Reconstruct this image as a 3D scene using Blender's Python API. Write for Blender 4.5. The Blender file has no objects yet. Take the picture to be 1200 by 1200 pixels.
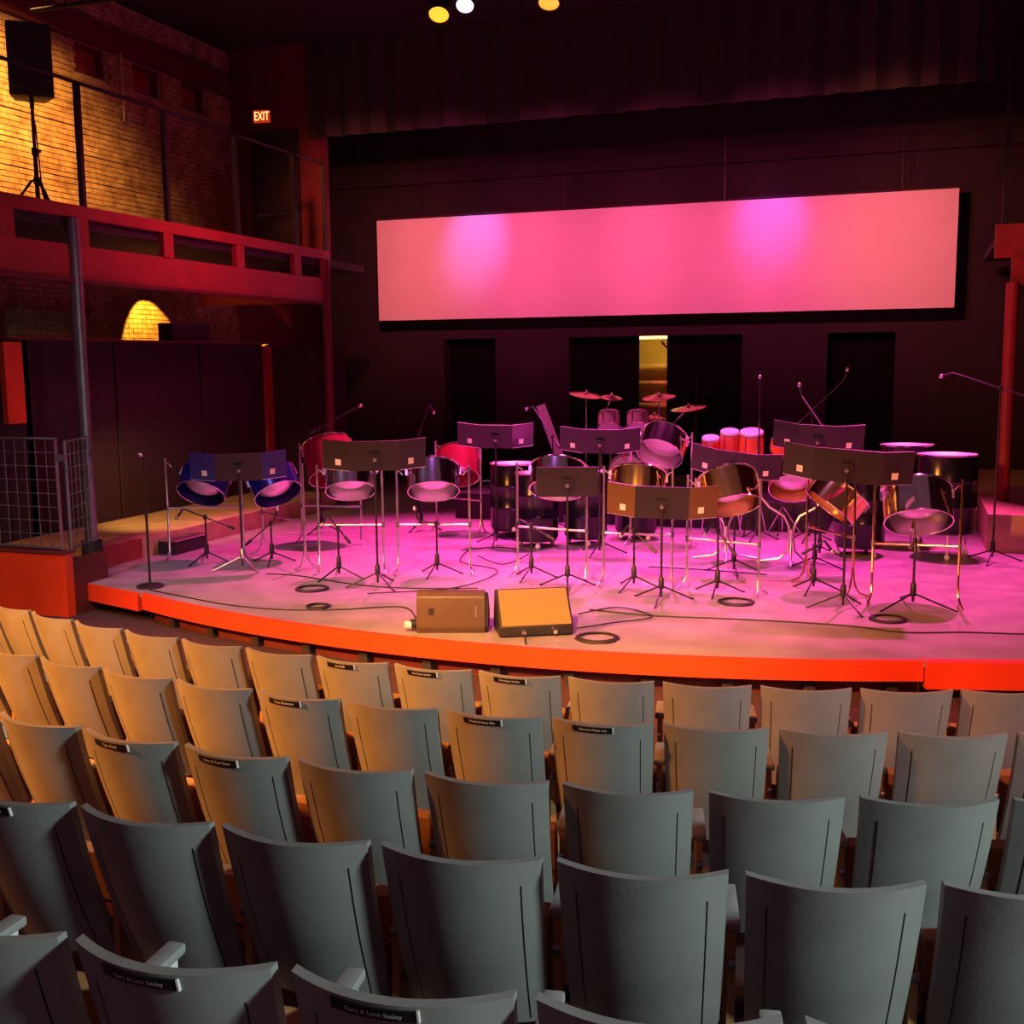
import bpy, math, random
from mathutils import Vector, Matrix, Euler
random.seed(7)
sc = bpy.context.scene
col = sc.collection
R = math.radians

# ---------------------------------------------------------------- camera
cam_d = bpy.data.cameras.new('camera')
cam_d.sensor_fit = 'HORIZONTAL'; cam_d.sensor_width = 36.0
cam_d.lens = 36.0 * 1300 / 1200
cam_d.clip_start = 0.05; cam_d.clip_end = 200
cam = bpy.data.objects.new('camera', cam_d); col.objects.link(cam)
YAW, PITCH, ROLL = R(19.6), R(7.75), R(0.55)
cam.location = (0, 0, 2.43)
cam.rotation_euler = (Matrix.Rotation(YAW, 3, 'Z') @ Matrix.Rotation(R(90) - PITCH, 3, 'X')
                      @ Matrix.Rotation(-ROLL, 3, 'Z')).to_euler()
sc.camera = cam

# ---------------------------------------------------------------- world, exposure
w = bpy.data.worlds.new('world'); sc.world = w; w.use_nodes = True
w.node_tree.nodes['Background'].inputs[0].default_value = (0.085, 0.028, 0.046, 1)
w.node_tree.nodes['Background'].inputs[1].default_value = 1.0
sc.view_settings.view_transform = 'Standard'
sc.view_settings.look = 'None'
sc.view_settings.exposure = 0.0
sc.view_settings.gamma = 1.0
sc.view_settings.use_curve_mapping = False

# ---------------------------------------------------------------- large lights
def spot(name, loc, target, power, color, angle, blend=0.5, radius=0.12):
    d = bpy.data.lights.new(name, 'SPOT'); d.energy = power; d.color = color
    d.spot_size = R(angle); d.spot_blend = blend; d.shadow_soft_size = radius
    o = bpy.data.objects.new(name, d); col.objects.link(o); o.location = loc
    o.rotation_euler = (Vector(target) - Vector(loc)).to_track_quat('-Z', 'Y').to_euler()
    return o
def area(name, loc, target, power, color, sx, sy, spread=180):
    d = bpy.data.lights.new(name, 'AREA'); d.energy = power; d.color = color
    d.shape = 'RECTANGLE'; d.size = sx; d.size_y = sy; d.spread = R(spread)
    o = bpy.data.objects.new(name, d); col.objects.link(o); o.location = loc
    o.rotation_euler = (Vector(target) - Vector(loc)).to_track_quat('-Z', 'Y').to_euler()
    return o
PINK = (1.0, 0.07, 0.42); VIOLET = (0.62, 0.25, 1.0); AMBER = (1.0, 0.46, 0.13); COOL = (0.80, 1.0, 0.93)
# stage wash from the grid over the stage
spot('stage_wash_left', (-6.6, 15.2, 7.6), (-6.1, 13.2, 0), 8200, (1.0, 0.045, 0.36), 54, 0.9)
spot('stage_wash_centre', (-3.4, 15.4, 7.6), (-3.5, 13.2, 0), 6200, (1.0, 0.06, 0.56), 54, 0.9)
spot('stage_wash_right', (0.2, 15.2, 7.6), (-0.3, 13.0, 0), 6600, (1.0, 0.05, 0.44), 54, 0.9)
spot('stage_violet', (-4.2, 8.4, 7.5), (-3.2, 12.4, 0), 1200, (0.62, 0.16, 1.0), 50, 0.9)
spot('stage_violet_left', (-9.0, 7.0, 7.4), (-7.2, 10.4, 0), 900, (0.55, 0.42, 1.0), 40, 0.9)
spot('backlight_pink', (-6.0, 17.6, 6.2), (-4.8, 14.5, 0.6), 1600, PINK, 60, 0.7)
spot('backlight_pink_right', (0.6, 17.6, 6.2), (-1.2, 14.5, 0.6), 1600, PINK, 60, 0.7)
# front light from the house
spot('front_amber', (-2.2, 0.5, 7.6), (-2.8, 9.1, 0.1), 11500, (1.0, 0.42, 0.12), 27, 0.9, 0.12)
spot('front_amber_left', (-4.2, 1.0, 7.6), (-6.0, 8.9, 0.0), 3600, (1.0, 0.46, 0.2), 28, 0.9, 0.10)
spot('front_red', (2.5, 0.6, 7.6), (-0.4, 9.6, 0.0), 4200, (1.0, 0.27, 0.15), 36, 0.9, 0.10)
# house light on the seats
spot('house_amber', (-9.2, 0.9, 5.2), (-5.2, 6.2, 0.5), 11500, (1.0, 0.31, 0.045), 60, 1.0, 0.25)
spot('orange_wall_fill', (-6.5, 2.2, 6.8), (-9.4, 9.6, 0.0), 1500, (1.0, 0.40, 0.12), 22, 0.9)  # extra spot added to brighten the low orange wall, no fixture
spot('balcony_right_fill', (-1.0, 12.6, 5.6), (1.5, 16.5, 3.7), 260, (1.0, 0.22, 0.08), 40, 0.9)  # added spot that lifts the end of the right balcony
spot('house_cool', (6.5, 1.3, 4.2), (-0.4, 3.1, 0.6), 2300, COOL, 66, 1.0, 0.30)
# wall washers
spot('brick_wash', (-9.5, 11.2, 7.2), (-11.75, 12.6, 5.3), 2600, (1.0, 0.50, 0.085), 76, 1.0, 0.1)
spot('brick_wash_low', (-11.05, 15.1, 3.85), (-11.75, 15.4, 2.6), 420, (1.0, 0.46, 0.04), 64, 0.2, 0.015)
area('balcony_red', (-6.8, 12.5, 5.2), (-9.1, 13.0, 3.8), 24, (1.0, 0.08, 0.16), 1.5, 0.5, 110)
spot('side_deck_fill', (-9.5, 10.8, 2.2), (-9.8, 13.6, 0.25), 420, (1.0, 0.55, 0.15), 60, 0.9, 0.05)  # added amber light for the tan side deck, without a fixture
# screen wash
for x, c, p in ((-10.3, (1.0, .20, .11), 1500), (-8.2, (1.0, .09, .24), 1700), (-5.9, (1.0, .085, .25), 1750), (-3.6, (1.0, .085, .25), 1750), (-1.3, (1.0, .09, .26), 1750), (0.7, (1.0, .20, .09), 1650)):
    spot('screen_wash', (x * 0.45 - 2.6, 14.0, 6.25), (x, 20.6, 4.2), p * 0.72, c, 47, 1.0)
spot('screen_violet', (-7.6, 18.4, 6.6), (-8.0, 20.6, 4.75), 260, (.40, .20, 1.0), 34, 1.0)
spot('screen_violet', (-2.2, 18.4, 6.6), (-2.4, 20.6, 4.85), 230, (.55, .12, 1.0), 34, 1.0)

# ---------------------------------------------------------------- materials
def mat(name, c, rough=0.5, metal=0.0, var=0.0, scale=6.0, bump=0.0, bscale=40.0, emit=None, es=0.0, spec=0.5):
    m = bpy.data.materials.new(name); m.use_nodes = True
    nt = m.node_tree; b = nt.nodes['Principled BSDF']
    b.inputs['Base Color'].default_value = (*c, 1)
    b.inputs['Roughness'].default_value = rough
    b.inputs['Metallic'].default_value = metal
    b.inputs['Specular IOR Level'].default_value = spec
    if var > 0 or bump > 0:
        tc = nt.nodes.new('ShaderNodeTexCoord')
    if var > 0:
        n = nt.nodes.new('ShaderNodeTexNoise'); n.inputs['Scale'].default_value = scale; n.inputs['Detail'].default_value = 4
        nt.links.new(tc.outputs['Object'], n.inputs['Vector'])
        mr = nt.nodes.new('ShaderNodeMapRange')
        mr.inputs[1].default_value = 0.3; mr.inputs[2].default_value = 0.7
        mr.inputs[3].default_value = 1 - var; mr.inputs[4].default_value = 1 + var
        nt.links.new(n.outputs['Fac'], mr.inputs[0])
        mx = nt.nodes.new('ShaderNodeMix'); mx.data_type = 'RGBA'; mx.blend_type = 'MULTIPLY'
        mx.inputs['Factor'].default_value = 1.0
        mx.inputs[6].default_value = (*c, 1)
        nt.links.new(mr.outputs[0], mx.inputs[7])
        nt.links.new(mx.outputs[2], b.inputs['Base Color'])
    if bump > 0:
        n2 = nt.nodes.new('ShaderNodeTexNoise'); n2.inputs['Scale'].default_value = bscale
        nt.links.new(tc.outputs['Object'], n2.inputs['Vector'])
        bp = nt.nodes.new('ShaderNodeBump'); bp.inputs['Strength'].default_value = bump; bp.inputs['Distance'].default_value = 0.01
        nt.links.new(n2.outputs['Fac'], bp.inputs['Height']); nt.links.new(bp.outputs[0], b.inputs['Normal'])
    if emit:
        b.inputs['Emission Color'].default_value = (*emit, 1); b.inputs['Emission Strength'].default_value = es
    return m

def brick_material():
    m = mat('brick_clay', (0.42, 0.22, 0.13), 0.85, bump=0.4, bscale=30)
    nt = m.node_tree; b = nt.nodes['Principled BSDF']
    g = nt.nodes.new('ShaderNodeNewGeometry')
    n = nt.nodes.new('ShaderNodeTexNoise'); n.inputs['Scale'].default_value = 3.2; n.inputs['Detail'].default_value = 5; n.inputs['Roughness'].default_value = 0.75
    nt.links.new(g.outputs['Position'], n.inputs['Vector'])
    r = nt.nodes.new('ShaderNodeValToRGB')
    r.color_ramp.elements[0].position = 0.32; r.color_ramp.elements[0].color = (0.20, 0.085, 0.05, 1)
    r.color_ramp.elements[1].position = 0.72; r.color_ramp.elements[1].color = (0.62, 0.42, 0.24, 1)
    e = r.color_ramp.elements.new(0.5); e.color = (0.40, 0.22, 0.12, 1)
    nt.links.new(n.outputs['Fac'], r.inputs[0]); nt.links.new(r.outputs[0], b.inputs['Base Color'])
    return m

def floor_material():
    m = mat('stage_paint', (0.31, 0.28, 0.28), 0.36, var=0.18, scale=2.5, bump=0.05, bscale=12)
    return m

M = dict(
    stage=floor_material(),
    orange=mat('orange_paint', (0.82, 0.062, 0.010), 0.45, var=0.10, scale=3),
    red=mat('red_paint', (0.36, 0.035, 0.03), 0.5, var=0.15, scale=3),
    darkred=mat('dark_red_paint', (0.13, 0.014, 0.018), 0.7, var=0.2, scale=3),
    riser=mat('maroon_riser', (0.14, 0.018, 0.02), 0.7, var=0.2, scale=3),
    carpet=mat('carpet', (0.055, 0.022, 0.025), 0.95, var=0.25, scale=30),
    tan=mat('tan_wood', (0.50, 0.34, 0.20), 0.6, var=0.2, scale=4),
    brick=brick_material(),
    mortar=mat('mortar', (0.45, 0.34, 0.24), 0.95, var=0.2, scale=15),
    wall=mat('dark_wall_paint', (0.016, 0.010, 0.013), 0.85, var=0.25, scale=2),
    black=mat('black_paint', (0.024, 0.017, 0.021), 0.75, var=0.2, scale=4),
    cloth=mat('black_cloth', (0.046, 0.024, 0.037), 1.0, var=0.3, scale=20, spec=0.1),
    void=mat('black_drape', (0.006, 0.005, 0.006), 1.0, var=0.2, scale=10, spec=0.0),
    plastic=mat('black_plastic', (0.020, 0.019, 0.021), 0.45, var=0.15, scale=10),
    moncab=mat('monitor_plastic', (0.09, 0.052, 0.036), 0.42, var=0.1, scale=12, bump=0.1, bscale=200),
    steel=mat('black_steel', (0.025, 0.023, 0.026), 0.4, metal=0.3, var=0.1, scale=8),
    chrome=mat('chrome', (0.82, 0.80, 0.80), 0.12, metal=1.0, var=0.05, scale=5),
    satin=mat('satin_steel', (0.72, 0.69, 0.68), 0.30, metal=1.0, var=0.08, scale=5),
    galv=mat('galvanised_steel', (0.26, 0.25, 0.27), 0.4, metal=0.8, var=0.2, scale=6),
    gold=mat('gold_chrome', (0.85, 0.60, 0.22), 0.14, metal=1.0, var=0.05, scale=5),
    blue=mat('blue_lacquer', (0.012, 0.018, 0.15), 0.25, metal=0.35, var=0.08, scale=5),
    redlac=mat('red_lacquer', (0.36, 0.03, 0.05), 0.3, metal=0.3, var=0.1, scale=5),
    bowl=mat('hammered_steel', (0.80, 0.77, 0.78), 0.42, metal=0.75, var=0.10, scale=9, bump=0.25, bscale=14),
    barrel=mat('black_enamel', (0.008, 0.008, 0.010), 0.22, var=0.1, scale=4),
    white=mat('white_plastic', (0.80, 0.76, 0.74), 0.4, var=0.04, scale=8),
    desk=mat('black_desk', (0.028, 0.021, 0.026), 0.42, metal=0.2, var=0.15, scale=4),
    bluetint_wing=mat('blue_tinted_wing', (0.016, 0.022, 0.17), 0.4, var=0.1, scale=5),  # tint of reflected blue light put into the wing's base colour
    goldtint_wing=mat('gold_tinted_wing', (0.13, 0.065, 0.014), 0.35, var=0.1, scale=5),  # warm light reflected on these wings, put into their base colour
    sticker=mat('paper_sticker', (0.85, 0.80, 0.74), 0.7, var=0.05, scale=50),
    ink=mat('grey_ink', (0.25, 0.20, 0.20), 0.8, var=0.05, scale=50),
    seat=mat('grey_seat_plastic', (0.27, 0.275, 0.265), 0.40, var=0.14, scale=3.5, bump=0.05, bscale=60),
    fabric=mat('rust_fabric', (0.30, 0.10, 0.05), 0.95, var=0.15, scale=25),
    wood=mat('seat_wood', (0.48, 0.25, 0.10), 0.5, var=0.2, scale=7),
    arm=mat('grey_armrest', (0.33, 0.34, 0.33), 0.5, var=0.08, scale=10),
    plate=mat('black_nameplate', (0.012, 0.011, 0.012), 0.35, var=0.05, scale=30),
    letter=mat('white_lettering', (0.85, 0.83, 0.80), 0.6, var=0.02, scale=50),
    screen=mat('screen_fabric', (0.82, 0.80, 0.80), 0.9, var=0.02, scale=1.5, spec=0.1),
    drumorange=mat('orange_drum_shell', (0.80, 0.13, 0.03), 0.35, var=0.12, scale=6),
    drumhead=mat('drum_head', (0.85, 0.82, 0.80), 0.6, var=0.05, scale=10),
    drumpink=mat('sparkle_drum_wrap', (0.62, 0.45, 0.45), 0.3, metal=0.2, var=0.25, scale=60),
    bronze=mat('bronze_cymbal', (0.72, 0.42, 0.22), 0.25, metal=1.0, var=0.08, scale=12),
    cable=mat('cable_rubber', (0.015, 0.013, 0.015), 0.6, var=0.1, scale=10),
    windowred=mat('red_window_board', (0.30, 0.05, 0.03), 0.7, var=0.2, scale=4),
    yellow=mat('yellow_plaster', (0.60, 0.42, 0.12), 0.8, var=0.15, scale=3),
    glow_y=mat('amber_lens', (1, .6, .1), 0.3, emit=(1.0, 0.42, 0.01), es=1.7, var=.01),
    glow_w=mat('white_lens', (1, 1, 1), 0.3, emit=(0.72, 0.68, 1.0), es=3.0, var=.01),
    glow_o=mat('orange_lens', (1, .5, .1), 0.3, emit=(1.0, 0.28, 0.01), es=1.9, var=.01),
    glow_t=mat('tube_lamp', (1, .9, .5), 0.3, emit=(1.0, 0.72, 0.16), es=4.0, var=.01),
    exit_face=mat('exit_face', (0.5, .02, .01), 0.5, emit=(1.0, 0.03, 0.01), es=0.55, var=.01),
    exit_letter=mat('exit_letter', (1, .4, .2), 0.5, emit=(1.0, 0.42, 0.12), es=3.6, var=.01),
)

# ---------------------------------------------------------------- mesh helpers
class MB:
    def __init__(self): self.v = []; self.f = []
    def add(self, vs, fs):
        k = len(self.v); self.v += [tuple(p) for p in vs]; self.f += [tuple(i + k for i in f) for f in fs]; return self
    def box(self, x0, x1, y0, y1, z0, z1, m=None):
        vs = [Vector((x, y, z)) for z in (z0, z1) for (x, y) in ((x0, y0), (x1, y0), (x1, y1), (x0, y1))]
        if m: vs = [m @ p for p in vs]
        return self.add(vs, [(3, 2, 1, 0), (4, 5, 6, 7), (0, 1, 5, 4), (1, 2, 6, 5), (2, 3, 7, 6), (3, 0, 4, 7)])
    def tube(self, pts, r, n=8, closed=False):
        pts = [Vector(p) for p in pts]; rs = r if isinstance(r, (list, tuple)) else [r] * len(pts)
        vs = []; fs = []; N = len(pts); prev = None
        for i, p in enumerate(pts):
            if closed: t = pts[(i + 1) % N] - pts[i - 1]
            else: t = pts[min(i + 1, N - 1)] - pts[max(i - 1, 0)]
            t.normalize()
            if prev is None:
                a = Vector((0, 0, 1)) if abs(t.z) < 0.9 else Vector((1, 0, 0)); u = t.cross(a).normalized()
            else: u = (prev - t * prev.dot(t)).normalized()
            prev = u; q = t.cross(u)
            for k in range(n):
                an = 2 * math.pi * k / n; vs.append(p + (u * math.cos(an) + q * math.sin(an)) * rs[i])
        for i in range(N if closed else N - 1):
            j = (i + 1) % N
            for k in range(n):
                l = (k + 1) % n; fs.append((i * n + k, i * n + l, j * n + l, j * n + k))
        if not closed:
            fs.append(tuple(range(n - 1, -1, -1))); fs.append(tuple((N - 1) * n + k for k in range(n)))
        return self.add(vs, fs)
    def lathe(self, prof, n=24, m=None, cap=False):
        vs = []; fs = []; N = len(prof)
        for (r, z) in prof:
            for k in range(n):
                a = 2 * math.pi * k / n; p = Vector((max(r, 1e-4) * math.cos(a), max(r, 1e-4) * math.sin(a), z)); vs.append(m @ p if m else p)
        for i in range(N - 1):
            for k in range(n):
                l = (k + 1) % n; fs.append((i * n + k, i * n + l, (i + 1) * n + l, (i + 1) * n + k))
        if cap:
            fs.append(tuple(range(n - 1, -1, -1))); fs.append(tuple((N - 1) * n + k for k in range(n)))
        return self.add(vs, fs)
    def prism(self, poly, z0, z1):
        n = len(poly)
        vs = [(x, y, z0) for x, y in poly] + [(x, y, z1) for x, y in poly]
        fs = [tuple(range(n - 1, -1, -1)), tuple(range(n, 2 * n))] + [(i, (i + 1) % n, n + (i + 1) % n, n + i) for i in range(n)]
        return self.add(vs, fs)
    def extrude_x(self, prof, x0, x1):
        n = len(prof)
        vs = [(x0, y, z) for y, z in prof] + [(x1, y, z) for y, z in prof]
        fs = [tuple(range(n - 1, -1, -1)), tuple(range(n, 2 * n))] + [(i, (i + 1) % n, n + (i + 1) % n, n + i) for i in range(n)]
        return self.add(vs, fs)
    def mesh(self, name, material, smooth=True, bevel=0):
        me = bpy.data.meshes.new(name); me.from_pydata(self.v, [], self.f); me.update()
        if material: me.materials.append(material)
        import bmesh
        bm = bmesh.new(); bm.from_mesh(me)
        bmesh.ops.recalc_face_normals(bm, faces=bm.faces)
        if bevel:
            bmesh.ops.bevel(bm, geom=list(bm.edges), offset=bevel, segments=2, affect='EDGES', profile=0.6)
        bm.to_mesh(me); bm.free()
        if smooth:
            for p in me.polygons: p.use_smooth = True
            me.set_sharp_from_angle(angle=R(38))
        return me

CACHE = {}
def part(name, mb, material, parent=None, loc=(0, 0, 0), rot=None, key=None, smooth=True, bevel=0):
    """mb may be an MB or a function that returns one (only run when key is new)"""
    me = CACHE.get(key) if key else None
    if me is None:
        b = mb() if callable(mb) else mb
        me = b if isinstance(b, bpy.types.Mesh) else b.mesh(name, material, smooth, bevel)
        if key: CACHE[key] = me
    o = bpy.data.objects.new(name, me); col.objects.link(o)
    o.location = loc
    if rot is not None: o.rotation_euler = rot
    if parent is not None: o.parent = parent
    return o
def tag(o, label=None, cat=None, group=None, kind=None):
    if label: o['label'] = label
    if cat: o['category'] = cat
    if group: o['group'] = group
    if kind: o['kind'] = kind
    return o
def thing(name, label, cat, loc=(0, 0, 0), rz=0.0, group=None):
    o = bpy.data.objects.new(name, None); col.objects.link(o); o.empty_display_size = 0.1
    o.location = loc; o.rotation_euler = (0, 0, rz)
    return tag(o, label, cat, group)
def struct(name, mb, material, label=None, **k):
    o = part(name, mb, material, **k); tag(o, label, None, None, 'structure'); return o
def arc(c, r, a0, a1, n):
    return [(c[0] + r * math.sin(R(a0 + (a1 - a0) * i / n)), c[1] - r * math.cos(R(a0 + (a1 - a0) * i / n))) for i in range(n + 1)]
def text_mesh(s, size, material, mapf=None, ext=0.0):
    cu = bpy.data.curves.new('lettering', 'FONT'); cu.body = s; cu.size = size; cu.align_x = 'CENTER'; cu.align_y = 'CENTER'
    cu.extrude = ext; cu.resolution_u = 2
    ob = bpy.data.objects.new('lettering', cu); col.objects.link(ob)
    dg = bpy.context.evaluated_depsgraph_get()
    me = bpy.data.meshes.new_from_object(ob.evaluated_get(dg))
    bpy.data.objects.remove(ob)
    me.materials.clear(); me.materials.append(material)
    if mapf:
        for v in me.vertices: v.co = mapf(v.co)
    return me

# ================================================================ THE SETTING
SC = (-3.3, 19.6)            # centre of the curved stage front
CX, CY = -2.6, 16.0          # centre of the curved seat rows
ROWS = [  # name, z of back top, radius of back corners, first corner angle, pitch, first and last index, centre, tier edge radius
    ('front', 0.54, 11.55, -17.19, 2.81, -2, 12, (-2.93, 17.72), 10.14),
    ('second', 0.63, 11.39, -11.05, 2.85, -2, 10, (-2.85, 16.53), 11.10),
    ('third', 0.765, 9.96, -5.45, 3.30, -2, 7, (-2.58, 13.91), 12.25),
    ('fourth', 0.92, 12.05, -0.20, 2.68, -2, 6, (-2.6, 15.0), 13.25),
    ('fifth', 1.07, 13.03, 3.40, 2.48, -1, 4, (-2.6, 15.0), 14.3),
]
SEAT_H = 0.86
# stepped auditorium floor
fl = MB()
edges = [7.0] + [r[8] for r in ROWS[:-1]] + [17.5]
for i, row in enumerate(ROWS):
    z = row[1] - SEAT_H
    a, b = arc((CX, CY), edges[i], -48, 34, 40), arc((CX, CY), edges[i + 1] + 0.02, -48, 34, 40)
    n = len(a)
    vs = [(x, y, zz) for zz in (-0.9, z) for (x, y) in a + b]
    fs = []
    for k in range(n - 1):
        fs += [(2 * n + k, 2 * n + k + 1, 3 * n + k + 1, 3 * n + k), (k, n + k, n + k + 1, k + 1),
               (k, k + 1, 2 * n + k + 1, 2 * n + k), (n + k, 3 * n + k, 3 * n + k + 1, n + k + 1)]
    fs += [(0, 2 * n, 3 * n, n), (n - 1, 2 * n - 1, 4 * n - 1, 3 * n - 1)]
    fl.add(vs, fs)
struct('floor', fl, M['carpet'], 'dark red carpeted steps under the rows of theatre seats', smooth=False)

# stage platform: deck, orange edge and recessed riser
deck = arc(SC, 10.84, -23.6, 18.8, 36)
left_pt = (-9.25, 10.15)
poly = [left_pt] + deck[0:1] + deck[1:] + [(0.2, 9.30), (2.6, 9.95), (2.6, 21.0), (-11.75, 21.0), (-11.75, 10.9), (-9.25, 10.9)]
st = struct('floor_stage', MB().prism(poly, -0.05, 0.0), M['stage'], 'grey painted stage deck with a curved front edge', smooth=False)
def strip(pts, off, z0, z1, thick):
    """an upright band along pts, pushed off outwards (to -y)"""
    m = MB(); n = len(pts); o1 = []; o2 = []
    for i in range(n):
        a = Vector(pts[max(i - 1, 0)]); b = Vector(pts[min(i + 1, n - 1)]); t = (b - a).normalized(); nn = Vector((t.y, -t.x))
        p = Vector(pts[i]); o1.append(p + nn * off); o2.append(p + nn * (off - thick))
    vs = [(p.x, p.y, z) for z in (z0, z1) for p in o1 + o2]
    fs = []
    for k in range(n - 1):
        fs += [(k, k + 1, 2 * n + k + 1, 2 * n + k), (n + k, 3 * n + k, 3 * n + k + 1, n + k + 1),
               (2 * n + k, 2 * n + k + 1, 3 * n + k + 1, 3 * n + k), (k, n + k, n + k + 1, k + 1)]
    fs += [(0, 2 * n, 3 * n, n), (n - 1, 2 * n - 1, 4 * n - 1, 3 * n - 1)]
    return m.add(vs, fs)
part('fascia', strip(deck, 0.03, -0.17, 0.002, 0.05), M['orange'], st)
part('fascia', strip([left_pt, (-7.72, 9.66)], 0.0, -0.2, -0.002, 0.05), M['orange'], st)
part('fascia', strip([(0.2, 9.36), (2.6, 9.98)], 0.10, -0.22, 0.004, 0.12), M['orange'], st)
part('riser', strip(arc(SC, 10.84, -23.6, 30, 44), -0.12, -0.9, -0.05, 0.06), M['riser'], st)
part('riser', strip([(-9.25, 10.35), (-7.6, 9.95)], 0, -0.9, -0.05, 0.06), M['darkred'], st)
for i in range(2, 36, 3):
    p = Vector(deck[i]); d = (Vector(SC) - p).normalized(); q = p + d * 0.09
    part('post', MB().box(-0.045, 0.045, -0.04, 0.04, -0.9, -0.05), M['black'], st, (q.x, q.y, 0), (0, 0, R(-23.6 + 42.4 * i / 36)), key='stage_post', smooth=False)
struct('floor_pit', MB().box(-16, 8, 7.8, 21, -0.95, -0.9), M['carpet'], 'dark floor under the stage front', smooth=False)

# side decks with low risers
sd = struct('floor_side_deck', MB().box(-11.72, -9.1, 10.75, 16.6, 0.0, 0.25), M['tan'], 'tan wooden side deck along the black panels', smooth=False)
part('riser_board', MB().box(-9.1, -9.07, 10.75, 11.5, 0, 0.25), M['red'], sd, smooth=False)
part('riser_board', MB().box(-9.1, -9.07, 11.5, 16.6, 0, 0.25), M['tan'], sd, smooth=False)
rd = struct('trim_right_deck', MB().box(1.0, 3.0, 14.9, 20.9, 0, 0.48), M['tan'], 'low side platform by the steel post', smooth=False)

# back wall with recesses
bw = MB()
TOPZ = 8.0
xs = [(-11.75, -8.91), (-7.8, -6.26), (-2.92, -1.4), (-0.24, 4.0)]
for a, b in xs: bw.box(a, b, 21.0, 21.35, 0, 2.88)
bw.box(-11.75, 4.0, 21.0, 21.35, 2.88, TOPZ)
wb = struct('wall_back', bw, M['wall'], 'dark maroon back wall with black door recesses', smooth=False)
for a, b in ((-8.93, -7.78), (-6.28, -4.94), (-4.39, -2.9), (-1.42, -0.22)):
    part('recess_panel', MB().box(a, b, 21.30, 21.34, 0, 2.9), M['void'], wb, smooth=False)
part('ledge', MB().box(-11.7, 3.9, 20.9, 21.0, 5.95, 6.2), M['wall'], wb, smooth=False)
# lit passage behind the gap
ps = struct('wall_passage', MB().box(-6.2, -3.0, 23.0, 23.1, 0, 3.2).box(-6.2, -3.0, 21.36, 23.1, 3.1, 3.2), M['yellow'], 'yellow lit passage wall behind the stage', smooth=False)
sh = thing('shelf_unit', 'dim metal shelf unit in the lit passage behind the gap', 'shelf', (-5.0, 22.6, 0))
for z in (0.5, 1.0, 1.5, 1.95, 2.3): part('shelf', MB().box(-0.9, 0.9, -0.2, 0.2, z, z + 0.05), M['wood'], sh, key='sh%g' % z, smooth=False)
for x in (-0.9, 0.9):
    for y in (-0.2, 0.2): part('post', MB().box(x - .02, x + .02, y - .02, y + .02, 0, 2.4), M['galv'], sh, smooth=False)
lt = thing('passage_lamp', 'bright yellow tube lamp glowing at the top of the doorway gap', 'lamp', (-4.75, 21.9, 3.08))
part('housing', MB().box(-0.5, 0.5, -0.06, 0.06, -0.06, 0), M['white'], lt, smooth=False)
part('tube', MB().box(-0.48, 0.48, -0.05, 0.05, -0.24, -0.06), M['glow_t'], lt, smooth=False)
area('passage_light', (-4.7, 21.8, 2.8), (-4.8, 23, 0.9), 10, (1, .62, .14), 0.6, 0.2)

# left wall of brick
BX = -11.75
WIN = [(14.0, 14.72), (15.3, 16.05), (16.55, 17.3), (12.2, 12.9)]
lw = MB()
ys = [9.0] + sorted([v for w_ in WIN[:3] for v in w_]) + [18.0]
lw.box(BX - 0.4, BX - 0.06, 9.0, 18.0, -0.05, 6.75).box(BX - 0.4, BX - 0.06, 9.0, 18.0, 7.2, TOPZ)
for i in range(0, len(ys), 2): lw.box(BX - 0.4, BX - 0.06, ys[i], ys[i + 1] if i + 1 < len(ys) else 18.0, 6.75, 7.2)
struct('wall_left_rear', MB().box(BX - 0.4, BX, 18.0, 21.35, -0.05, TOPZ), M['darkred'], 'dark red rear stretch of the left wall', smooth=False)
wl = struct('wall_left', lw, M['mortar'], 'two-storey brick side wall lit amber above the balcony', smooth=False)
bh, bl, j = 0.066, 0.215, 0.011
singles = []; rest = MB()
def brick_pieces(y0, y1, z0, z1):
    """what is left of a brick beside the window openings and the beam"""
    if z1 > 7.98 or y0 < 9.0 or (z1 > 7.2 and z0 < 7.5): return []
    y1 = min(y1, 18.0); out = [(y0, y1)]
    if z1 > 6.76 and z0 < 7.2:
        for a, b in WIN[:3]:
            nxt = []
            for p, q in out:
                if q <= a or p >= b: nxt.append((p, q)); continue
                if a - p > 0.03: nxt.append((p, a))
                if q - b > 0.03: nxt.append((b, q))
            out = nxt
    return out
cand = []
row = 0; z = 2.55
while z < 7.9:
    y = 9.0 + (0.11 if row % 2 else 0)
    while y < 17.95:
        for p, q in brick_pieces(y, y + bl, z, z + bh): cand.append((p, z, q - p))
        y += bl + j
    z += bh + j; row += 1
cand.sort(key=lambda p: (not (4.25 < p[1] < 6.7 and 11.55 < p[0] < 18 and p[2] > 0.21), p[0]))
for i, (y, z, ln) in enumerate(cand):
    d = random.uniform(0, 0.012)
    if i < 300: singles.append((y, z, d))
    else: rest.box(BX - 0.06, BX - 0.012 + d, y, y + ln, z, z + bh)
o = part('brickwork', rest, M['brick'], wl, smooth=False); o['kind'] = 'stuff'
for y, z, d in singles:
    part('brick', lambda: MB().box(-0.06, -0.012, 0, bl, 0, bh), M['brick'], wl, (BX + d, y, z), key='brick', smooth=False)
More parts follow.
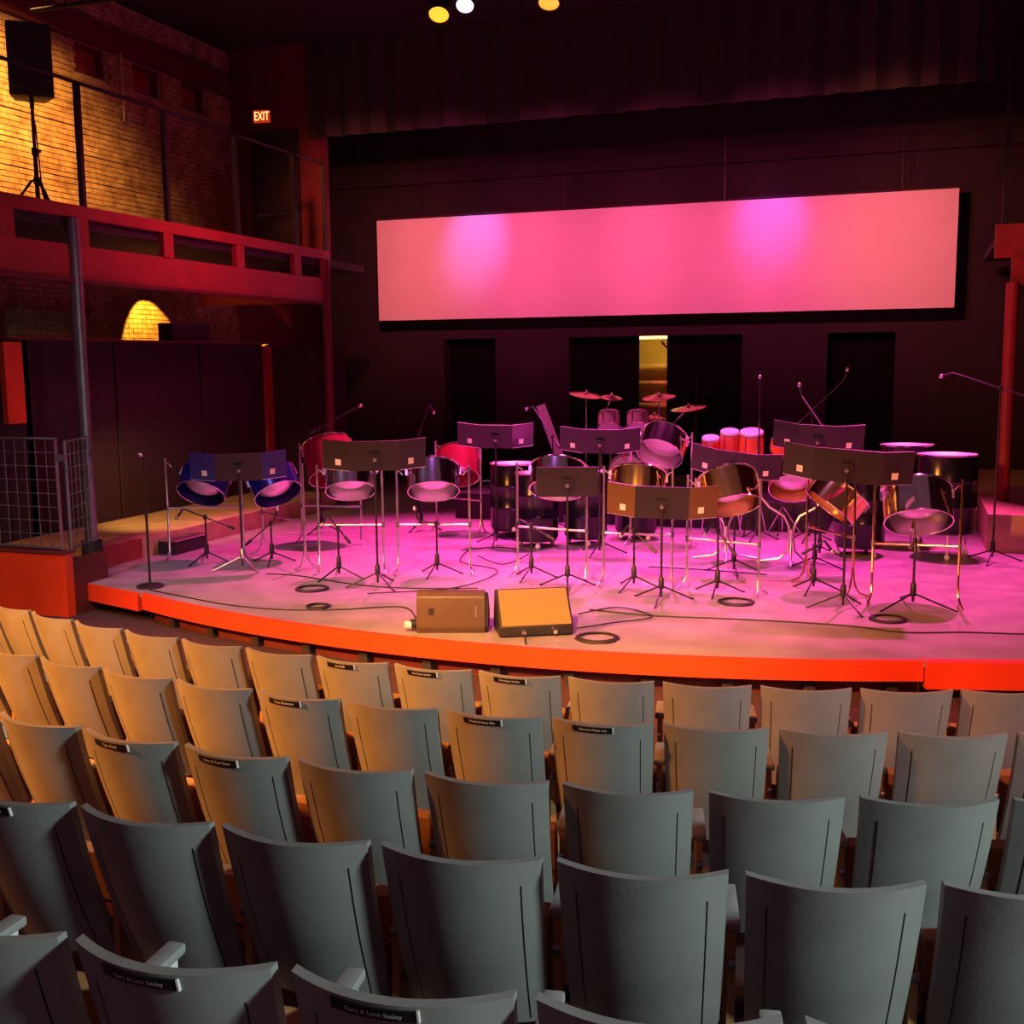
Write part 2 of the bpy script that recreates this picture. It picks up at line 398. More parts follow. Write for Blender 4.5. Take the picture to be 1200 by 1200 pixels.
for i, (a, b) in enumerate(WIN[:3]):
    wn = struct('window_%d' % (i + 1), MB().box(BX - 0.30, BX - 0.22, a + 0.04, b - 0.04, 6.79, 7.18), M['windowred'], 'boarded red window high in the brick wall', smooth=False)
    part('frame', MB().box(BX - 0.22, BX - 0.10, a, a + 0.04, 6.75, 7.2).box(BX - 0.22, BX - 0.10, b - 0.04, b, 6.75, 7.2)
         .box(BX - 0.22, BX - 0.10, a, b, 6.75, 6.79).box(BX - 0.22, BX - 0.10, a, b, 7.16, 7.2), M['darkred'], wn, smooth=False)
struct('trim_1', MB().box(BX - 0.06, BX + 0.14, 9.0, 18.0, 7.2, 7.5), M['darkred'], 'dark red beam running along the brick wall over the windows', smooth=False)
pp = part('conduit_pipe', MB().tube([(BX + 0.06, 14.95, 6.2), (BX + 0.06, 14.95, 7.2)], 0.02).box(BX - 0.03, BX + 0.06, 14.92, 14.98, 6.4, 6.43), M['tan'])
tag(pp, 'thin pale vertical pipe on the brick wall beside a window', 'pipe')

# upper end wall with the exit door
ew = MB().box(BX, -11.5, 18.0, 18.3, 4.1, TOPZ).box(-10.3, -9.95, 18.0, 18.3, 4.1, TOPZ).box(-11.5, -10.3, 18.0, 18.3, 6.58, TOPZ)
struct('wall_exit', ew, M['darkred'], 'dark red end wall around the balcony exit door', smooth=False)
dr = struct('door_1', MB().box(-11.5, -10.3, 18.12, 18.18, 4.22, 6.58), M['black'], 'dark exit door at the end of the balcony', smooth=False)
part('push_bar', MB().tube([(-11.3, 18.08, 5.1), (-10.5, 18.08, 5.1)], 0.02).box(-11.3, -11.2, 18.06, 18.12, 5.07, 5.13).box(-10.6, -10.5, 18.06, 18.12, 5.07, 5.13), M['galv'], dr, smooth=False)
part('door_frame', MB().box(-11.5, -11.44, 18.0, 18.12, 4.22, 6.58).box(-10.36, -10.3, 18.0, 18.12, 4.22, 6.58), M['darkred'], dr, smooth=False)
ex = thing('exit_sign', 'glowing red exit sign above the dark balcony door', 'sign', (-11.06, 17.93, 6.68), R(12))
part('housing', MB().box(-0.17, 0.17, 0.0, 0.06, 0, 0.24), M['plastic'], ex, smooth=False)
part('face', MB().box(-0.155, 0.155, -0.008, 0.0, 0.012, 0.228), M['exit_face'], ex, smooth=False)
part('lettering', text_mesh('EXIT', 0.19, M['exit_letter'], lambda c: Vector((c.x * 0.72, -0.010, c.y * 1.12 + 0.12))), None, ex)

# black valance over the stage, ceiling, right wall
va = MB(); n = 90; pts = []
for i in range(n + 1):
    x = -10.1 + 11.1 * i / n; pts.append((x, 17.9 + 0.05 * math.sin(i * 1.7)))
va = strip(pts, 0, 6.35, 7.98, 0.03)
tag(part('black_valance', va, M['black']), 'wide black cloth valance hung above the projection screen', 'curtain')
struct('ceiling', MB().box(-12.2, 4.2, 9.0, 21.4, TOPZ, TOPZ + 0.1), M['black'], 'black ceiling over the stage', smooth=False)
struct('wall_right', MB().box(3.0, 3.3, 9.5, 21.3, 0, TOPZ), M['wall'], 'dark right side wall beyond the balcony', smooth=False)

# balcony on the left
fx = -9.1
bal = struct('floor_balcony', MB().box(BX, fx - 0.05, 8.5, 18.0, 4.0, 4.12), M['black'], 'balcony floor along the brick wall', smooth=False)
part('beam', MB().box(fx - 0.06, fx, 8.5, 16.6, 3.42, 3.80), M['red'], bal, smooth=False)
part('beam_flange', MB().box(fx - 0.10, fx + 0.05, 8.5, 16.6, 3.38, 3.42), M['darkred'], bal, smooth=False)
part('top_rail_band', MB().box(fx - 0.05, fx + 0.04, 8.5, 16.6, 4.11, 4.25), M['red'], bal, smooth=False)
part('beam_return', MB().box(-11.6, fx, 16.55, 16.6, 3.42, 3.80).box(-11.6, fx, 16.55, 16.6, 4.11, 4.25), M['red'], bal, smooth=False)
for y in (9.6, 10.75, 12.35, 14.0, 15.6, 16.53):
    part('bracket', MB().box(fx - 0.05, fx + 0.03, y - 0.10, y + 0.10, 3.80, 4.11), M['red'], bal, smooth=False)
for y, top in ((9.2, 5.64), (10.82, 5.64), (12.4, 5.64), (14.0, 5.64), (15.6, 5.64), (16.55, 5.64)):
    part('rail_post', MB().box(fx - 0.03, fx + 0.03, y - 0.03, y + 0.03, 4.25, top), M['steel'], bal, smooth=False)
part('handrail', MB().tube([(fx, 8.5, 5.64), (fx, 16.55, 5.64)], 0.022), M['steel'], bal)
# wire cables of the railing
for zz in (4.55, 4.85, 5.15, 5.40):
    part('rail_wire', MB().tube([(fx, 8.5, zz), (fx, 16.55, zz)], 0.004, 5), M['steel'], bal)
cl = struct('trim_2', MB().tube([(fx, 10.62, 0.14), (fx, 10.62, 4.1)], 0.075, 16), M['galv'], 'grey steel pipe column under the balcony by the mesh gate')
part('column_base', MB().tube([(fx, 10.62, 0), (fx, 10.62, 0.36)], 0.12, 16), M['black'], cl)
struct('trim_3', MB().tube([(fx, 16.52, 0.25), (fx, 16.52, 4.1)], 0.07, 16), M['darkred'], 'dark red post at the far end of the balcony')
# right balcony end
rb = struct('floor_balcony_right', MB().box(1.1, 3.0, 16.6, 20.5, 4.0, 4.1), M['black'], 'end of the right balcony', smooth=False)
part('beam', MB().box(1.03, 3.0, 16.52, 16.6, 3.74, 4.18), M['red'], rb, smooth=False)
part('beam', MB().box(1.24, 3.0, 16.46, 16.52, 3.36, 3.74), M['red'], rb, smooth=False)
part('rail_post', MB().box(1.10, 1.16, 16.5, 16.56, 4.18, 6.4), M['steel'], rb, smooth=False)
part('rail_post', MB().box(1.40, 1.46, 16.5, 16.56, 4.18, 6.4), M['steel'], rb, smooth=False)
struct('trim_4', MB().tube([(1.27, 16.44, 0.48), (1.27, 16.44, 3.4)], 0.085, 16), M['red'], 'reddish steel post under the right balcony')

# black panels below the balcony
pl = struct('wall_panels', MB().box(-10.75, -10.5, 11.2, 11.3, 0.25, 2.75), M['black'], 'black panelled partition under the balcony', smooth=False)
for y0, y1 in ((9.6, 12.9), (12.95, 14.9), (14.95, 16.75)):
    part('panel', MB().box(-10.75, -10.5, y0, y1, 0.25, 2.75), M['cloth'], pl, smooth=False)
part('panel_cap', MB().box(-10.78, -10.47, 10.0, 16.75, 2.75, 2.78), M['darkred'], pl, smooth=False)
part('end_post', MB().box(-10.72, -10.44, 16.75, 16.95, 0.0, 2.72), M['red'], pl, smooth=False)
part('panel', MB().box(-10.72, -9.2, 17.2, 17.3, 0.0, 2.72), M['cloth'], pl, smooth=False)
la = thing('post_lamp', 'small glowing strip lamp on top of the red end post', 'lamp', (-10.55, 16.85, 2.72))
part('housing', MB().box(-0.10, 0.10, -0.05, 0.05, 0.0, 0.03), M['plastic'], la, smooth=False)
part('lens', MB().box(-0.085, 0.085, -0.055, 0.04, 0.008, 0.035), M['glow_o'], la, smooth=False)
# red jamb at far left
struct('trim_5', MB().box(-10.46, -10.38, 10.78, 11.08, 1.72, 2.72), M['orange'], 'red upright board on the black panels at the mesh gate', smooth=False)

# orange house wall and mesh gates
ow = struct('wall_orange', MB().box(-12.0, -8.62, 9.62, 9.74, -0.9, 0.38), M['orange'], 'low orange wall under the wire mesh gate', smooth=False)
part('wall_return', MB().box(-8.74, -8.62, 9.74, 10.3, -0.9, 0.30), M['darkred'], ow, smooth=False)
part('wall_cap', MB().box(-12.0, -8.60, 9.60, 9.76, 0.38, 0.41), M['darkred'], ow, smooth=False)
def mesh_gate(label, loc, rz, wd, ht, post=True):
    g = thing('mesh_gate', label, 'gate', loc, rz)
    part('frame', MB().tube([(0, 0, 0), (wd, 0, 0), (wd, 0, ht), (0, 0, ht)], 0.022, 8, True), M['galv'], g, smooth=True)
    nx = max(2, round(wd / 0.145)); nz = round(ht / 0.145)
    for i in range(1, nx): part('wire', MB().tube([(wd * i / nx, 0, 0), (wd * i / nx, 0, ht)], 0.005, 5), M['galv'], g)
    for i in range(1, nz): part('wire', MB().tube([(0, 0.005, ht * i / nz), (wd, 0.005, ht * i / nz)], 0.005, 5), M['galv'], g)
    part('latch', MB().box(wd - 0.01, wd + 0.12, -0.02, 0.02, ht * 0.8, ht * 0.86), M['galv'], g, smooth=False)
    return g
mesh_gate('wide wire mesh gate standing on the low orange wall', (-10.10, 9.66, 0.44), 0, 1.42, 1.2)
mesh_gate('narrow wire mesh gate between the orange wall and the pipe column', (-8.72, 9.84, 0.40), R(112), 0.72, 1.2)

# projection screen
s_ = thing('projection_screen', 'long horizontal screen glowing pink across the back wall', 'screen', (-4.72, 20.55, 3.26))
part('fabric', MB().box(-5.41, 5.41, 0, 0.02, 0, 1.98), M['screen'], s_, smooth=False)
part('bottom_batten', MB().box(-5.41, 5.41, -0.004, 0.024, 0.0, 0.03), M['white'], s_, smooth=False)
part('top_batten', MB().tube([(-5.41, 0.01, 1.99), (5.41, 0.01, 1.99)], 0.025), M['black'], s_)
for x in (-4.5, -1.5, 1.5, 4.5): part('hanging_wire', MB().tube([(x, 0.01, 2.0), (x, 0.01, 4.73)], 0.006, 5), M['steel'], s_)

# ================================================================ THEATRE SEATS
def shell_pt(s, t, off=0.0):
    """rear surface of a seat back; s in -1..1 across, t in 0..1 up; off pushes it to the rear"""
    hw = 0.236 + 0.021 * t
    sag = 0.062 + 0.022 * t
    y = 0.03 - 0.215 * t - 0.018 * math.sin(math.pi * t) - sag * (1 - s * s) + 0.07 - off
    z = 0.20 + 0.66 * t
    return Vector((hw * s, y, z))
def shell_mesh():
    m = MB(); nu, nt = 14, 10; vs = []; fs = []
    for off in (0.0, -0.032):
        for j_ in range(nt + 1):
            for i in range(nu + 1): vs.append(shell_pt(-1 + 2 * i / nu, j_ / nt, off))
    W = nu + 1; K = W * (nt + 1)
    for j_ in range(nt):
        for i in range(nu):
            a = j_ * W + i; fs.append((a, a + 1, a + W + 1, a + W)); fs.append((K + a, K + a + W, K + a + W + 1, K + a + 1))
    for i in range(nu):
        fs.append((i, K + i, K + i + 1, i + 1)); a = nt * W + i; fs.append((a, a + 1, K + a + 1, K + a))
    for j_ in range(nt):
        a = j_ * W; fs.append((a, a + W, K + a + W, K + a)); a = j_ * W + nu; fs.append((a, K + a, K + a + W, a + W))
    return m.add(vs, fs)
def seam_mesh(sg):
    m = MB(); n = 9
    for _ in (0,):
        vs = []; fs = []
        for k in range(n + 1):
            t = 0.03 + 0.84 * k / n; s0 = sg * 0.775; ds = 0.0065
            vs += [shell_pt(s0 - ds, t, -0.002), shell_pt(s0 - ds, t, 0.0012), shell_pt(s0 + ds, t, 0.0012), shell_pt(s0 + ds, t, -0.002)]
        for k in range(n):
            q = 4 * k
            fs += [(q, q + 1, q + 5, q + 4), (q + 1, q + 2, q + 6, q + 5), (q + 2, q + 3, q + 7, q + 6)]
        m.add(vs, fs)
    return m
def cushion_mesh():
    m = MB(); nu, nt = 10, 8; vs = []; fs = []
    for j_ in range(nt + 1):
        for i in range(nu + 1):
            s = -1 + 2 * i / nu; t = j_ / nt; e = (1 - s ** 6) * (1 - (2 * t - 1) ** 6)
            vs.append(shell_pt(s * 0.95, 0.03 + 0.93 * t, -0.030 - 0.035 * e))
    W = nu + 1
    for j_ in range(nt):
        for i in range(nu): a = j_ * W + i; fs.append((a, a + W, a + W + 1, a + 1))
    return m.add(vs, fs)
def plate_mesh():
    m = MB(); nu = 8; vs = []; fs = []
    for off in (0.006, 0.0):
        for t in (0.94, 0.985):
            for i in range(nu + 1): vs.append(shell_pt(-0.55 + 0.80 * i / nu, t, off))
    W = nu + 1
    for i in range(nu):
        fs.append((i, i + 1, W + i + 1, W + i)); fs.append((2 * W + i, i, i + 1, 2 * W + i + 1) if 0 else (i, 2 * W + i, 2 * W + i + 1, i + 1))
        fs.append((W + i, W + i + 1, 3 * W + i + 1, 3 * W + i))
    fs += [(0, W, 3 * W, 2 * W), (nu, 2 * W + nu, 3 * W + nu, W + nu)]
    return m.add(vs, fs)
def seatpan_mesh():     # folded-up seat
    return MB().extrude_x([(0.175, 0.26), (0.165, 0.53), (0.185, 0.555), (0.225, 0.545), (0.245, 0.48), (0.26, 0.32), (0.24, 0.26)], -0.225, 0.225)
def pan_edge_mesh():
    return MB().extrude_x([(0.162, 0.36), (0.15, 0.545), (0.178, 0.570), (0.192, 0.565), (0.163, 0.532), (0.172, 0.36)], -0.228, 0.228)
def side_mesh():
    return MB().extrude_x([(0.06, 0.0), (0.24, 0.0), (0.22, 0.06), (0.22, 0.30), (0.30, 0.555), (0.07, 0.575), (0.06, 0.35), (0.06, 0.06)], -0.013, 0.013)
def armrest_mesh():
    return MB().box(-0.028, 0.028, 0.07, 0.35, 0.575, 0.605)
NAMES = {(0, 5): 'Ian & Jill', (0, 6): 'Bob & Joyce Sandler', (0, 7): 'Bob & Joyce Sandler', (1, 3): 'Tara Adamson', (1, 5): 'Frank & Harry Elm',
         (1, 6): 'Harrison Meyer Ltd', (2, 0): 'Tom Reid', (2, 1): 'Anne & Carl Shaw', (3, -1): 'Lois & Glen Shaw', (4, 0): 'Gary & Lynn Sealey', (4, 1): 'Gary & Lynn Sealey'}
def theatre_seat(ri, idx, loc, rz, last):
    rn = ROWS[ri][0]
    name = NAMES.get((ri, idx))
    named = sorted(i for (r_, i) in NAMES if r_ == ri)
    if name:
        if len(named) == 1: lab = 'only grey seat with a black name strip in the %s row of seats' % rn
        else: lab = 'grey seat with black name strip, %s row, %s the brick wall' % (rn, ('nearest', 'second nearest', 'third nearest')[named.index(idx)])
    elif named[0] < idx < named[-1]: lab = 'plain grey theatre seat between two name-strip seats in the %s row' % rn
    else:
        k = named[0] - idx if idx < named[0] else idx - named[-1]
        num = ('one', 'two', 'three', 'four', 'five', 'six', 'seven', 'eight')[k - 1]
        lab = 'plain grey seat, %s row, %s from the name strips towards the %s' % (rn, num, 'brick wall' if idx < named[0] else 'reddish post')
    t = thing('theatre_seat', lab, 'seat', loc, rz, 'theatre seats in the %s row' % rn)
    sh_ = part('back_shell', shell_mesh, M['seat'], t, key='shell')
    for sg in (-1, 1): part('seam', lambda: seam_mesh(sg), M['plate'], sh_, key=('seam', sg))
    part('back_cushion', cushion_mesh, M['fabric'], t, key='cushion')
    part('seat_cushion', seatpan_mesh, M['fabric'], t, key='seatpan')
    part('seat_board', pan_edge_mesh, M['wood'], t, key='panedge')
    for sx in ((-1,)):
        x = sx * 0.2825
        part('side_panel', side_mesh, M['wood'], t, (x, 0, 0), key='side', smooth=False)
        a = part('armrest', armrest_mesh, M['arm'], t, (x, 0, 0), key='arm', bevel=0.008)
        part('arm_bracket', lambda: MB().box(-0.014, 0.014, 0.27, 0.325, 0.50, 0.577), M['white'], a, key='armb', smooth=False)
        part('hinge', lambda: MB().lathe([(0.0, -0.012), (0.016, -0.012), (0.02, 0.0), (0.016, 0.012), (0.0, 0.012)], 10, Matrix.Translation((0, 0.05, 0.48)) @ Matrix.Rotation(R(90), 4, 'Y')), M['galv'], t, (x, 0, 0), key='hinge')
    part('mounting_bar', lambda: MB().box(-0.27, 0.245, 0.12, 0.15, 0.26, 0.30), M['steel'], t, key='mbar', smooth=False)
    if name:
        p = part('name_strip', plate_mesh, M['plate'], t, key='plate')
        k = 0.17 / (len(name) * 0.52)
        me = text_mesh(name, min(0.022, k * 0.95), M['letter'], lambda c: shell_pt((c.x - 0.036) / 0.257, 0.962 + c.y / 0.66, 0.0075))
        part('lettering', me, None, p)
        part('strip_end', lambda: MB().add([shell_pt(s, t_, o) for o in (0.0, 0.0085) for (s, t_) in ((0.25, 0.938), (0.268, 0.938), (0.268, 0.988), (0.25, 0.988))],
             [(0, 1, 2, 3), (4, 5, 6, 7), (0, 1, 5, 4), (1, 2, 6, 5), (2, 3, 7, 6), (3, 0, 4, 7)]), M['white'], p, key='stripend', smooth=False)
for ri, (rn, ztop, rad, th0, pitch, i0, i1, cc, _e) in enumerate(ROWS):
    for idx in range(i0, i1 + 1):
        th = R(th0 + pitch * idx) + 0.257 / rad
        r = rad - 0.115
        theatre_seat(ri, idx, (cc[0] + r * math.sin(th), cc[1] - r * math.cos(th), ztop - SEAT_H), th, idx == i1)

# ================================================================ STANDS AND MICROPHONES
def fold_tripod(t, material, z0, span, n=3, a0=0.4, hub=0.10):
    """three legs from a hub on the pole to the floor"""
    for k in range(n):
        a = a0 + 2 * math.pi * k / n
        part('leg', lambda: MB().tube([(0.012, 0, z0), (span, 0, 0.012), (span + 0.02, 0, 0.012)], 0.0095, 6), material, t, rot=(0, 0, a), key=('leg', z0, span, material.name))
    part('hub', lambda: MB().lathe([(0.012, z0 + hub), (0.026, z0 + hub * 0.8), (0.030, z0 - 0.02), (0.014, z0 - 0.03)], 10, cap=True), material, t, key=('hub', z0, hub, material.name))
def music_stand(label, loc, rz, top, wings=True, tilt=22, legs='steel', a0=0.5, roll=0, cw=0.27, hgt=0.35, wing='desk', group=None):
    t = thing('music_stand', label, 'music stand', loc, rz, group)
    fold_tripod(t, M[legs], 0.16, 0.33, 3, a0, 0.10)
    ph = top - hgt * 0.55
    part('pole', MB().tube([(0, 0, 0.05), (0, 0, ph)], 0.012, 8), M['steel'], t)
    # the audience sees the back of the desk, its top leaning towards them
    dm = Matrix.Translation((0, 0.0, top - hgt * 0.5)) @ Matrix.Rotation(R(roll), 4, 'Y') @ Matrix.Rotation(R(tilt), 4, 'X')
    rot = dm.to_euler(); l = dm.to_translation()
    d = part('desk', MB().box(-cw, cw, 0.0, 0.008, -hgt / 2, hgt / 2), M['desk'], t, l, rot, smooth=False)
    part('bracket', MB().box(-0.05, 0.05, -0.03, 0.0, -0.06, 0.04), M['steel'], d, smooth=False)
    part('clamp_knob', MB().lathe([(0.0, -0.02), (0.02, -0.02), (0.02, 0.02), (0.0, 0.02)], 10, Matrix.Translation((0, -0.045, -0.02)) @ Matrix.Rotation(R(90), 4, 'X')), M['galv'], d)
    part('shelf_lip', MB().box(-cw, cw, 0.0, 0.06, -hgt / 2 - 0.006, -hgt / 2), M['desk'], d, smooth=False)
    if wings:
        for s in (-1, 1):
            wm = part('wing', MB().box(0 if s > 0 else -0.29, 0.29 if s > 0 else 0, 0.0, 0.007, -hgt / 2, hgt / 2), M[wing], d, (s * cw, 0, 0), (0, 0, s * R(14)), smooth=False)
            part('wing_lip', MB().box(0 if s > 0 else -0.29, 0.29 if s > 0 else 0, 0.0, 0.05, -hgt / 2 - 0.006, -hgt / 2), M['satin'], d, (s * cw, 0, 0), (0, 0, s * R(14)), smooth=False)
            sx = s * (cw + 0.12)
            sk = part('sticker', MB().box(-0.03, 0.03, -0.003, 0, -0.035, 0.035), M['sticker'], d, (sx, 0.02, -hgt * 0.22), (0, 0, s * R(14)), smooth=False)
    return t
MS = 'pair of '
music_stand('wide music stand with blue-tinted wings before the tilted blue pans', (-7.38, 11.16, 0), R(33), 1.40, wing='bluetint_wing', legs='satin', a0=R(-60))
music_stand('wide black music stand between the two chrome pans', (-5.37, 10.70, 0), R(27), 1.61, a0=R(60))
music_stand('single black music stand behind the two floor monitors', (-3.37, 11.22, 0), R(17), 1.33, wings=False, cw=0.33, a0=R(30))
music_stand('wide music stand with gold-tinted wings, lowest of the stands at the stage front', (-2.28, 10.88, 0), R(12), 1.19, wing='goldtint_wing', hgt=0.36, a0=R(20), roll=2)
music_stand('wide music stand in front of the drum kit toms', (-3.60, 13.4, 0), R(14), 1.60, cw=0.22, tilt=30, a0=R(10), roll=1)
music_stand('wide music stand tilted in front of the orange conga drums', (-1.80, 12.58, 0), R(6), 1.42, cw=0.22, tilt=30, roll=7, a0=R(40))
music_stand('wide black music stand in front of the two gold-rimmed pans', (-0.52, 11.02, 0), R(2), 1.58, cw=0.32, a0=R(62), roll=4)
music_stand('wide music stand further back, behind the stand by the gold-rimmed pans', (-0.94, 13.0, 0), R(3), 1.70, cw=0.22, tilt=28, a0=R(20), roll=3)
music_stand('wide music stand beside the black bass drums, near the boom microphone', (-5.10, 13.7, 0), R(20), 1.62, cw=0.22, tilt=28, a0=R(20), roll=1)

def mic_stand(label, loc, h, az, e_len, e_up, c_len, group=None, a0=0.3, material='steel', span=0.28, mic='down', z0=0.14):
    """boom stand: the boom runs from the clutch at height h; e_len/e_up to the microphone, c_len to the tail"""
    t = thing('microphone_stand', label, 'mic stand', loc, 0, group)
    fold_tripod(t, M[material], z0, span, 3, a0, 0.12)
    part('pole', MB().tube([(0, 0, 0.06), (0, 0, h * 0.6), (0, 0, h)], [0.014, 0.012, 0.010], 8), M[material], t)
    part('clutch', MB().lathe([(0.0, -0.03), (0.02, -0.03), (0.024, 0.0), (0.02, 0.03), (0.0, 0.03)], 10, Matrix.Translation((0, 0, h))), M['plastic'], t)
    dx, dy = math.cos(az), math.sin(az)
    d = Vector((dx * math.cos(e_up), dy * math.cos(e_up), math.sin(e_up)))
    p0 = Vector((0, 0, h)) - d * c_len; p1 = Vector((0, 0, h)) + d * e_len
    bm_ = part('boom', MB().tube([p0, p1], 0.0085, 8), M[material], t)
    if c_len > 0.1: part('counterweight', MB().tube([p0, p0 + d * 0.10], 0.018, 8), M['plastic'], t)
    q = Vector((dx, dy, 0)); up = Vector((0, 0, 1))
    e = {'down': (q * 0.6 - up * 0.8), 'up': (q * 0.3 + up), 'along': d, 'level': q - up * 0.3}[mic].normalized()
    mc = part('microphone', MB().tube([p1, p1 + e * 0.02, p1 + e * 0.12], [0.010, 0.012, 0.016], 8), M['plastic'], t)
    part('mic_head', MB().tube([p1 + e * 0.12, p1 + e * 0.13, p1 + e * 0.15, p1 + e * 0.17], [0.016, 0.023, 0.024, 0.012], 10), M['satin'], mc)
    return t
g = 'short boom microphones under the pans'
mic_stand('short boom mic stand under the blue pan nearest the round-base stand', (-8.05, 11.41, 0), 0.57, R(190), 0.30, R(20), 0.40)
mic_stand('short boom mic stand under the second blue pan', (-7.26, 11.62, 0), 0.50, R(20), 0.06, R(40), 0.42, a0=0.9, mic='up')
mic_stand('short boom mic stand under the chrome pan nearer the blue pans', (-6.01, 11.01, 0), 0.58, R(160), 0.22, R(38), 0.25, a0=0.1)
mic_stand('short boom mic stand under the chrome pan nearer the bass drums', (-5.02, 11.52, 0), 0.60, R(185), 0.22, R(8), 0.05, a0=0.5, mic='up')
mic_stand('short boom mic stand under the chrome pan before the black bass drums', (-3.92, 11.64, 0), 0.60, R(170), 0.15, R(25), 0.32, a0=0.4)
mic_stand('short boom mic stand beside the stand with gold-tinted wings, facing the bass drums', (-2.69, 11.42, 0), 0.62, R(160), 0.10, R(35), 0.34, a0=0.2)
mic_stand('short boom mic stand beside the stand with gold-tinted wings, facing the Y-legged pan', (-1.80, 11.42, 0), 0.66, R(165), 0.10, R(50), 0.30, a0=0.5)
mic_stand('short boom mic stand under the tilted gold-rimmed pan', (-0.86, 11.82, 0), 0.48, R(20), 0.12, R(30), 0.15, a0=0.3)
mic_stand('short boom mic stand standing before the large gold-rimmed pan', (0.12, 11.33, 0), 0.66, R(100), 0.22, R(70), 0.12, a0=-0.25, span=0.40)
# tall booms at the back
mic_stand('tall boom mic stand with bright microphone behind the wide stand at the chrome pans', (-6.60, 14.6, 0), 1.42, R(68), 0.45, R(62), 0.1, mic='down')
mic_stand('tall boom mic stand pointing up beside the dark red pan', (-7.9, 14.0, 0), 1.5, R(15), 0.55, R(28), 0.15, mic='along')
mic_stand('tall boom mic stand leaning over the bass drums', (-4.75, 15.1, 0), 1.35, R(150), 0.60, R(45), 0.2, mic='level')
mic_stand('tall boom mic stand with long arm crossing the dark recess by the lit doorway', (-3.1, 17.3, 0.4), 1.7, R(155), 0.75, R(42), 0.30, mic='along')
mic_stand('upright tall mic stand rising behind the orange congas', (-1.85, 15.05, 0), 1.55, R(100), 0.50, R(85), 0.1, mic='up')
mic_stand('tall boom mic stand slanting over the back music stand', (-0.95, 13.9, 0), 1.60, R(140), 0.52, R(45), 0.25, mic='up')
mic_stand('tall boom mic stand with arm raised across the last door recess', (-1.18, 15.2, 0), 1.75, R(10), 0.55, R(45), 0.30, mic='up')
mic_stand('tall boom mic stand reaching out from the reddish steel post', (1.02, 14.2, 0), 2.06, R(160), 0.58, R(18), 0.45, mic='level', span=0.34)
# round base stand
t = thing('microphone_stand', 'straight mic stand on a round base at the stage corner', 'mic stand', (-7.79, 9.97, 0))
part('base', MB().lathe([(0.0, 0.0), (0.145, 0.0), (0.145, 0.02), (0.12, 0.032), (0.03, 0.045), (0.0, 0.046)], 24), M['steel'], t)
part('pole', MB().tube([(0, 0, 0.04), (0, 0, 0.80), (0, 0, 0.80), (0, 0, 1.42)], [0.014, 0.014, 0.010, 0.010], 8), M['steel'], t)
part('clutch', MB().tube([(0, 0, 0.78), (0, 0, 0.86)], 0.018, 10), M['steel'], t)
part('mic_clip', MB().tube([(0, 0, 1.42), (0.0, -0.02, 1.45)], 0.014, 8), M['plastic'], t)
mc = part('microphone', MB().tube([(0, 0.10, 1.40), (0, -0.02, 1.455)], 0.013, 8), M['plastic'], t)
part('mic_head', MB().tube([(0, -0.02, 1.455), (0, -0.03, 1.46), (0, -0.06, 1.475), (0, -0.075, 1.48)], [0.016, 0.025, 0.026, 0.012], 10), M['satin'], mc)

# ================================================================ STEEL PANS
def pan_stand(label, a, b, top, bar, material='satin', group=None, flare=0.16):
    """two bent uprights at floor points a and b, each with two curved feet, joined by a cross bar"""
    ax, ay = a; bx_, by_ = b
    c = Vector(((ax + bx_) / 2, (ay + by_) / 2, 0)); L = math.hypot(bx_ - ax, by_ - ay) / 2
    t = thing('pan_stand', label, 'instrument stand', c, math.atan2(by_ - ay, bx_ - ax), group)
    for s in (-1, 1):
        part('upright', MB().tube([(s * L, 0, 0.30), (s * L, 0, top - 0.02), (s * L, 0, top)], 0.0135, 8), M[material], t)
        for f in (-1, 1):
            part('foot', MB().tube([(s * L, 0, 0.34), (s * L, f * 0.012, 0.22), (s * L, f * 0.03, 0.12), (s * L + s * 0.02, f * 0.07, 0.045), (s * L + s * 0.04, f * flare, 0.013)], 0.011, 8), M[material], t)
        part('collar', MB().tube([(s * L, 0, bar - 0.03), (s * L, 0, bar + 0.03)], 0.020, 8), M['galv'], t)
        part('hook', MB().tube([(s * L, 0, top - 0.05), (s * (L - 0.04), 0.02, top - 0.07), (s * (L - 0.07), 0.03, top - 0.11)], 0.007, 6), M[material], t)
    part('cross_bar', MB().tube([(-L, 0, bar), (L, 0, bar)], 0.0125, 8), M[material], t)
    return t
